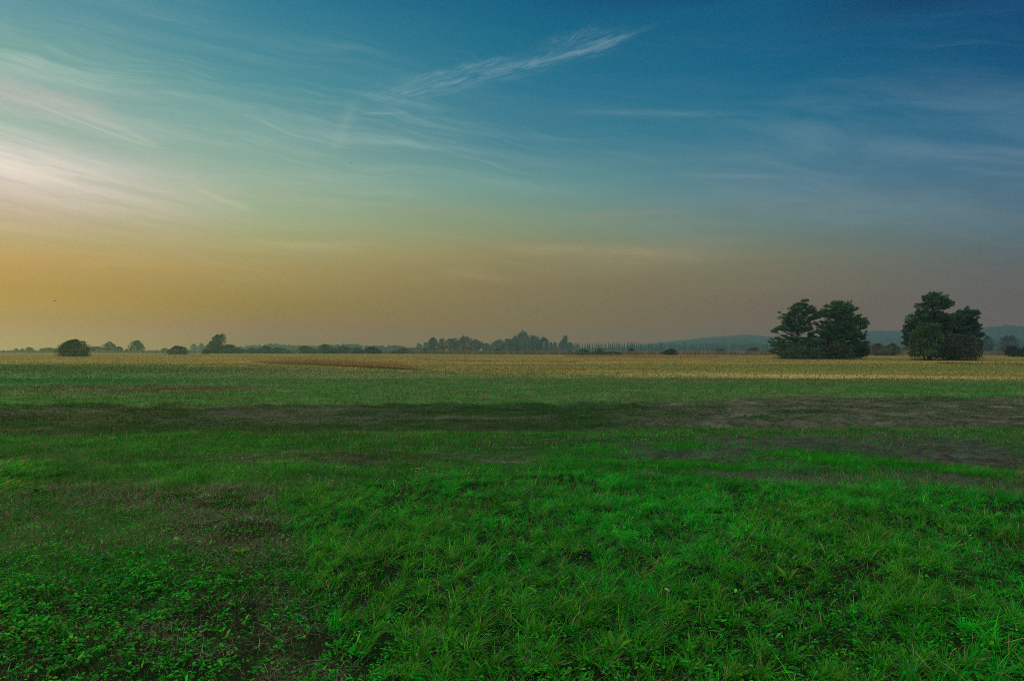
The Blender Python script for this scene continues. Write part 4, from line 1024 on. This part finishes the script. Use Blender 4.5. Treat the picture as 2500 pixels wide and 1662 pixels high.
CORR.update({(0, -60): (-0.0275, -0.0454, -0.0178),
 (0, 0): (-0.0275, -0.0454, -0.0178),
 (0, 100): (-0.0277, -0.0508, -0.0353),
 (0, 200): (-0.0332, -0.0591, -0.0343),
 (0, 300): (-0.0498, -0.0744, -0.0463),
 (0, 360): (-0.0429, -0.0772, -0.0376),
 (0, 430): (-0.0565, -0.0902, -0.0469),
 (0, 500): (-0.0733, -0.1063, -0.0534),
 (0, 560): (-0.0881, -0.1149, -0.0578),
 (0, 600): (-0.0965, -0.1255, -0.06),
 (0, 625): (-0.1012, -0.1343, -0.0639),
 (0, 650): (-0.114, -0.1454, -0.0674),
 (0, 675): (-0.1227, -0.156, -0.0715),
 (0, 700): (-0.1367, -0.1736, -0.0811),
 (0, 725): (-0.1528, -0.1903, -0.1045),
 (0, 750): (-0.1719, -0.2103, -0.141),
 (0, 775): (-0.211, -0.245, -0.1941),
 (0, 800): (-0.2077, -0.2819, -0.2158),
 (0, 825): (-0.1738, -0.2722, -0.1745),
 (0, 850): (-0.1717, -0.2535, -0.1314),
 (625, -60): (-0.0274, -0.0584, -0.0231),
 (625, 0): (-0.0202, -0.0302, -0.0116),
 (625, 200): (-0.0248, -0.0389, -0.0245),
 (625, 350): (-0.0282, -0.0449, -0.0283),
 (625, 420): (-0.0313, -0.0492, -0.0301),
 (625, 500): (-0.0402, -0.0547, -0.0322),
 (625, 580): (-0.0432, -0.0646, -0.0405),
 (625, 600): (-0.0481, -0.0706, -0.0433),
 (625, 625): (-0.0501, -0.0756, -0.0453),
 (625, 650): (-0.052, -0.0834, -0.0519),
 (625, 675): (-0.0587, -0.0914, -0.056),
 (625, 700): (-0.0661, -0.1015, -0.0615),
 (625, 725): (-0.0745, -0.1141, -0.0696),
 (625, 750): (-0.0866, -0.1311, -0.0917),
 (625, 775): (-0.1071, -0.1517, -0.1323),
 (625, 800): (-0.1177, -0.1901, -0.1811),
 (625, 825): (-0.116, -0.1899, -0.1718),
 (625, 850): (-0.1203, -0.1789, -0.1523),
 (1250, -60): (-0.0333, -0.09, -0.0488),
 (1250, 0): (-0.0333, -0.022, -0.0094),
 (1250, 100): (-0.0247, -0.0227, -0.0206),
 (1250, 200): (-0.0149, -0.0249, -0.0191),
 (1250, 350): (-0.0193, -0.0318, -0.0219),
 (1250, 450): (-0.0205, -0.0309, -0.0223),
 (1250, 550): (-0.0229, -0.0353, -0.0297),
 (1250, 600): (-0.0255, -0.0429, -0.0344),
 (1250, 625): (-0.0212, -0.0458, -0.0395),
 (1250, 650): (-0.0275, -0.0512, -0.0421),
 (1250, 675): (-0.0299, -0.0555, -0.0461),
 (1250, 700): (-0.0341, -0.0642, -0.0525),
 (1250, 725): (-0.0397, -0.0725, -0.0589),
 (1250, 750): (-0.0451, -0.0818, -0.066),
 (1250, 775): (-0.0576, -0.0976, -0.0799),
 (1250, 800): (-0.0628, -0.1216, -0.1079),
 (1250, 825): (-0.0706, -0.1254, -0.1056),
 (1250, 850): (-0.0722, -0.12, -0.0955),
 (1875, -60): (-0.0248, -0.0654, -0.0635),
 (1875, 0): (-0.0248, -0.0172, -0.0086),
 (1875, 150): (-0.0298, -0.0205, -0.0198),
 (1875, 230): (-0.0231, -0.0227, -0.0229),
 (1875, 300): (-0.0136, -0.0231, -0.0224),
 (1875, 450): (-0.0171, -0.0295, -0.0248),
 (1875, 550): (-0.0197, -0.0329, -0.0295),
 (1875, 600): (-0.0228, -0.0381, -0.0344),
 (1875, 625): (-0.0235, -0.041, -0.0386),
 (1875, 650): (-0.0237, -0.0447, -0.0446),
 (1875, 675): (-0.0269, -0.0487, -0.0471),
 (1875, 700): (-0.0301, -0.0533, -0.0504),
 (1875, 725): (-0.0349, -0.0615, -0.0581),
 (1875, 750): (-0.0399, -0.0714, -0.0672),
 (1875, 775): (-0.0521, -0.0842, -0.0782),
 (1875, 800): (-0.0551, -0.1006, -0.0954),
 (1875, 825): (-0.0527, -0.1004, -0.096),
 (1875, 850): (-0.0552, -0.097, -0.0897),
 (2500, -60): (-0.0246, -0.0501, -0.0671),
 (2500, 0): (-0.0246, -0.0204, -0.0179),
 (2500, 200): (-0.0326, -0.0259, -0.0293),
 (2500, 280): (-0.0125, -0.0254, -0.0282),
 (2500, 400): (-0.0154, -0.0314, -0.0335),
 (2500, 550): (-0.0241, -0.0413, -0.041),
 (2500, 600): (-0.0287, -0.0473, -0.0459),
 (2500, 625): (-0.0303, -0.0487, -0.0477),
 (2500, 650): (-0.0324, -0.0523, -0.0514),
 (2500, 675): (-0.0356, -0.0566, -0.0563),
 (2500, 700): (-0.0398, -0.0618, -0.0609),
 (2500, 725): (-0.0451, -0.0693, -0.0693),
 (2500, 750): (-0.0501, -0.0767, -0.0761),
 (2500, 775): (-0.0633, -0.0885, -0.0875),
 (2500, 800): (-0.0604, -0.0984, -0.0995),
 (2500, 825): (-0.0499, -0.0947, -0.0973),
 (2500, 850): (-0.0479, -0.0913, -0.0942)})
SCALE_T = 0.6
cols = []
for px, st in grid.items():
    r = N.new('ShaderNodeValToRGB'); r.color_ramp.interpolation = 'LINEAR'
    f = tew * (1 / SCALE_T) ; L.new(f.s, r.inputs[0])
    pts = sorted([(min(1, max(0, TE(px, py) / SCALE_T)), py, c) for py, c in st])
    el = r.color_ramp.elements
    while len(el) < len(pts): el.new(0.5)
    for e, (pos, py, c) in zip(el, pts): e.position = pos
    for e, (pos, py, c) in zip(el, pts):
        c = lin(c)
        # the haze in front of the sky dims it and adds its own light: take that out of the sky behind
        ln_ = min(1960, 56.0 / max(1e-4, TE(px, py))) * math.hypot(1, (px - CX) / F)
        T = math.exp(-HAZE_DENS * ln_)
        c = np.clip((c + np.array(CORR.get((px, py), (0, 0, 0)))) / max(T, 0.15), 0.0, 2.5)
        e.color = (*c, 1)
    cols.append((px, r.outputs[0]))
c = cols[0][1]
for (pa, _), (pb, cb) in zip(cols[:-1], cols[1:]):
    n = N.new('ShaderNodeMapRange'); vin(n, 0, az); n.inputs[1].default_value = AZ(pa); n.inputs[2].default_value = AZ(pb)
    c = mixc(E(n.outputs[0]), c, cb)
# cirrus streaks
tilt = te + az * 0.10
wv = (noise(az * 1.3, te * 2.2, 1.0, 4.0, 0.55) - 0.5) * 0.16
s1 = noise(az * 2.4, (tilt + wv) * 34.0, 1.0, 8.0, 0.68, 0.25)
s2 = noise(az * 4.0 + 3.0, (te + az * 0.18 + wv * 1.4) * 55.0, 1.0, 7.0, 0.62, 0.5)
vl = smooth(noise(az * 2.0 + 7.0, (te + wv) * 9.0, 1.0, 5.0, 0.6, 0.3), 0.35, 0.7, 0.25, 1.0)
left = smooth(az, 0.25, -0.55, 0.12, 1.0)
midb = smooth(te, 0.06, 0.15) * smooth(te, 0.52, 0.34)
st = smooth(s1, 0.45, 0.75) * 0.55 + smooth(s2, 0.46, 0.72) * 0.45
amt = st * midb * left * smooth(te, 0.56, 0.36, 0.35, 1.0) * vl * 0.85
c = mixc(amt, c, mixc(smooth(te, 0.10, 0.30), (0.62, 0.45, 0.26), (0.50, 0.62, 0.56)))
dk = smooth(s1, 0.52, 0.25) * midb * left * 0.22
c = mixc(dk, c, mixc(1.0, c, (0.62, 0.78, 0.88), 'MULTIPLY'))
# veil at right
vn = noise(az * 5.0 + te * 2.0, (te + az * 0.25 + wv) * 16.0, 1.0, 6.0, 0.6, 0.4)
veil = smooth(az, 0.12, 0.42) * smooth(te, 0.10, 0.20) * smooth(te + az * 0.06, 0.42, 0.30) * smooth(vn, 0.38, 0.72) * 0.28
c = mixc(veil, c, (0.26, 0.36, 0.42))
low = smooth(noise(az * 2.6, (te + wv * 0.4) * 34.0 + 9.0, 1.0, 5.0, 0.55), 0.5, 0.75) * smooth(te, 0.06, 0.12) * smooth(te, 0.26, 0.18) * 0.20
c = mixc(low, c, (0.42, 0.32, 0.16))
def streak(p0, p1, wpx, strength, col, fib=1.0, curve=0.0, seed=0.0, taper=0.25):
    """soft cloud streak between two photo points, in direction space"""
    global c
    a0, t0, a1, t1 = AZ(p0[0]), TE(*p0), AZ(p1[0]), TE(*p1)
    dxx, dyy = a1 - a0, t1 - t0; Ln = math.hypot(dxx, dyy); ux, uy = dxx / Ln, dyy / Ln
    u = ((az - a0) * ux + (te - t0) * uy) / Ln
    v = (te - t0) * ux - (az - a0) * uy
    wob = (noise(u * 3.0 + seed, v * 4.0, 1.0, 3.0) - 0.5) * (wpx / F) * 1.6
    bow = u * (1.0 - u) * (4 * curve / F)
    vv = v - bow + wob
    ends = smooth(u, 0.0, taper) * smooth(u, 1.0, 1.0 - taper)
    body = gauss(vv / (wpx / F)) * ends
    fb = noise(u * 9.0 + v * 60.0 + seed, (v * 0.8 - u * 0.03) * 520.0 / max(1.0, wpx / 10.0), 1.0, 8.0, 0.72, 0.4)
    m_ = body * (smooth(fb, 0.36, 0.70) * fib + (1 - fib)) * strength
    c = mixc(m_, c, col)
streak((860, 240), (1560, 70), 20, 0.34, (0.34, 0.48, 0.50), 1.0, -10, 1.0, 0.12)
streak((1180, 168), (1622, 52), 7, 0.28, (0.38, 0.52, 0.53), 0.9, -14, 4.0, 0.25)
streak((1300, 120), (1500, 66), 14, 0.20, (0.34, 0.48, 0.52), 1.0, 6, 21.0, 0.35)
streak((950, 212), (1290, 132), 9, 0.30, (0.40, 0.54, 0.54), 1.0, 6, 6.0, 0.3)
streak((800, 400), (880, 220), 14, 0.16, (0.55, 0.62, 0.45), 0.5, 0, 3.0, 0.4)
streak((1330, 272), (1860, 284), 9, 0.26, (0.26, 0.42, 0.46), 0.6, 8, 8.0, 0.4)
streak((860, 277), (1010, 276), 3, 0.25, (0.42, 0.55, 0.55), 0.3, 0, 2.0, 0.4)
streak((20, 225), (400, 368), 2.8, 0.34, (0.72, 0.70, 0.58), 0.2, -4, 5.0, 0.25)
streak((140, 262), (420, 372), 7, 0.30, (0.66, 0.66, 0.54), 0.4, 6, 9.0, 0.3)
streak((440, 442), (640, 520), 6, 0.38, (0.66, 0.64, 0.44), 0.5, -4, 7.0, 0.3)
streak((-60, 205), (300, 262), 22, 0.35, (0.62, 0.50, 0.46), 0.6, -3, 11.0, 0.3)
streak((-120, 128), (420, 240), 10, 0.25, (0.55, 0.62, 0.52), 0.6, -6, 12.0, 0.3)
streak((1150, 602), (1760, 628), 13, 0.60, (0.46, 0.35, 0.18), 0.8, 8, 13.0, 0.3)
streak((1300, 640), (1900, 612), 16, 0.45, (0.40, 0.32, 0.18), 0.9, -6, 31.0, 0.4)
streak((1040, 660), (1250, 690), 9, 0.45, (0.44, 0.32, 0.15), 0.7, 4, 32.0, 0.4)
streak((560, 590), (900, 612), 9, 0.45, (0.58, 0.46, 0.24), 0.7, 4, 33.0, 0.4)
streak((150, 640), (420, 655), 7, 0.35, (0.60, 0.42, 0.16), 0.7, 2, 34.0, 0.4)
streak((230, 655), (360, 657), 3, 0.30, (0.36, 0.27, 0.12), 0.3, 0, 35.0, 0.4)
streak((1990, 430), (1600, 425), 4, 0.22, (0.30, 0.38, 0.38), 0.4, 0, 14.0, 0.4)
streak((1980, 232), (2560, 262), 10, 0.20, (0.18, 0.32, 0.42), 0.6, -5, 15.0, 0.4)
# bright veil of cloud near the sun
gl = gauss((az - AZ(-150)) / 0.165) * gauss((te + (az + 0.64) * 0.11 - TE(0, 395)) / 0.034)
gt = smooth(noise(az * 7.0, (te + az * 0.17 + wv * 0.3) * 75.0, 1.0, 8.0, 0.68, 0.4), 0.30, 0.66, 0.25, 1.0)
c = mixc(gl * gt * 1.0, c, (1.05, 0.92, 0.85))
gl2 = gauss((az - AZ(-100)) / 0.26) * gauss((te - TE(0, 450)) / 0.055)
c = mixc(gl2 * gt * 0.42, c, (0.76, 0.60, 0.46))
gl3 = gauss((az - AZ(-60)) / 0.14) * gauss((te + (az + 0.64) * 0.12 - TE(0, 232)) / 0.022)
c = mixc(gl3 * gt * 0.6, c, (0.66, 0.54, 0.52))
# overhead, out of view: sky texture plus added brightness to light the ground
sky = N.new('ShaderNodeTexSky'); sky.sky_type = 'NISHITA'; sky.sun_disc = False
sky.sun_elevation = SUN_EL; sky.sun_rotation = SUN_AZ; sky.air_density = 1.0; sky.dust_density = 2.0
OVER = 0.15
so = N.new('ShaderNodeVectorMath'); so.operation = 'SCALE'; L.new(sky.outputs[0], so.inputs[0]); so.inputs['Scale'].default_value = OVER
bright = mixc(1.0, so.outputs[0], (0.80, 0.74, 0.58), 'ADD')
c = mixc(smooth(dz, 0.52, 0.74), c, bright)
c = mixc(smooth(dy, 0.0, -0.5) * smooth(dz, 0.75, 0.5), c, (0.42, 0.44, 0.40))      # added fill: sky behind the camera brightened to light facing sides
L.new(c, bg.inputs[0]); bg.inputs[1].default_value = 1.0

# ------------------------------------------------------------------ sun
sd = bpy.data.lights.new('sun', 'SUN'); sd.energy = 1.5; sd.angle = math.radians(10); sd.color = (1.0, 0.68, 0.10)
so_ = bpy.data.objects.new('sun', sd); COL.objects.link(so_)
from mathutils import Vector
dirv = Vector((math.sin(SUN_AZ) * math.cos(SUN_EL), math.cos(SUN_AZ) * math.cos(SUN_EL), math.sin(SUN_EL)))
so_.rotation_euler = dirv.to_track_quat('Z', 'Y').to_euler()

# ------------------------------------------------------------------ camera and render
cd = bpy.data.cameras.new('camera'); cam = bpy.data.objects.new('camera', cd); COL.objects.link(cam); S.camera = cam
cam.location = (0, 0, CAMH); cam.rotation_euler = (math.radians(90) , 0, 0)
cd.sensor_width = 36; cd.lens = F / 2500 * 36; cd.shift_y = (HY - 831) / 2500; cd.clip_start = 0.05; cd.clip_end = 20000
S.view_settings.view_transform = 'Standard'; S.view_settings.look = 'None'; S.view_settings.exposure = 0; S.view_settings.gamma = 1
S.cycles.max_bounces = 5; S.cycles.diffuse_bounces = 3; S.cycles.transmission_bounces = 3; S.cycles.volume_bounces = 0; S.cycles.glossy_bounces = 2
S.cycles.use_adaptive_sampling = False; S.cycles.use_denoising = False; S.cycles.pixel_filter_type = "BLACKMAN_HARRIS"; S.cycles.filter_width = 1.0; S.cycles.sample_clamp_indirect = 4
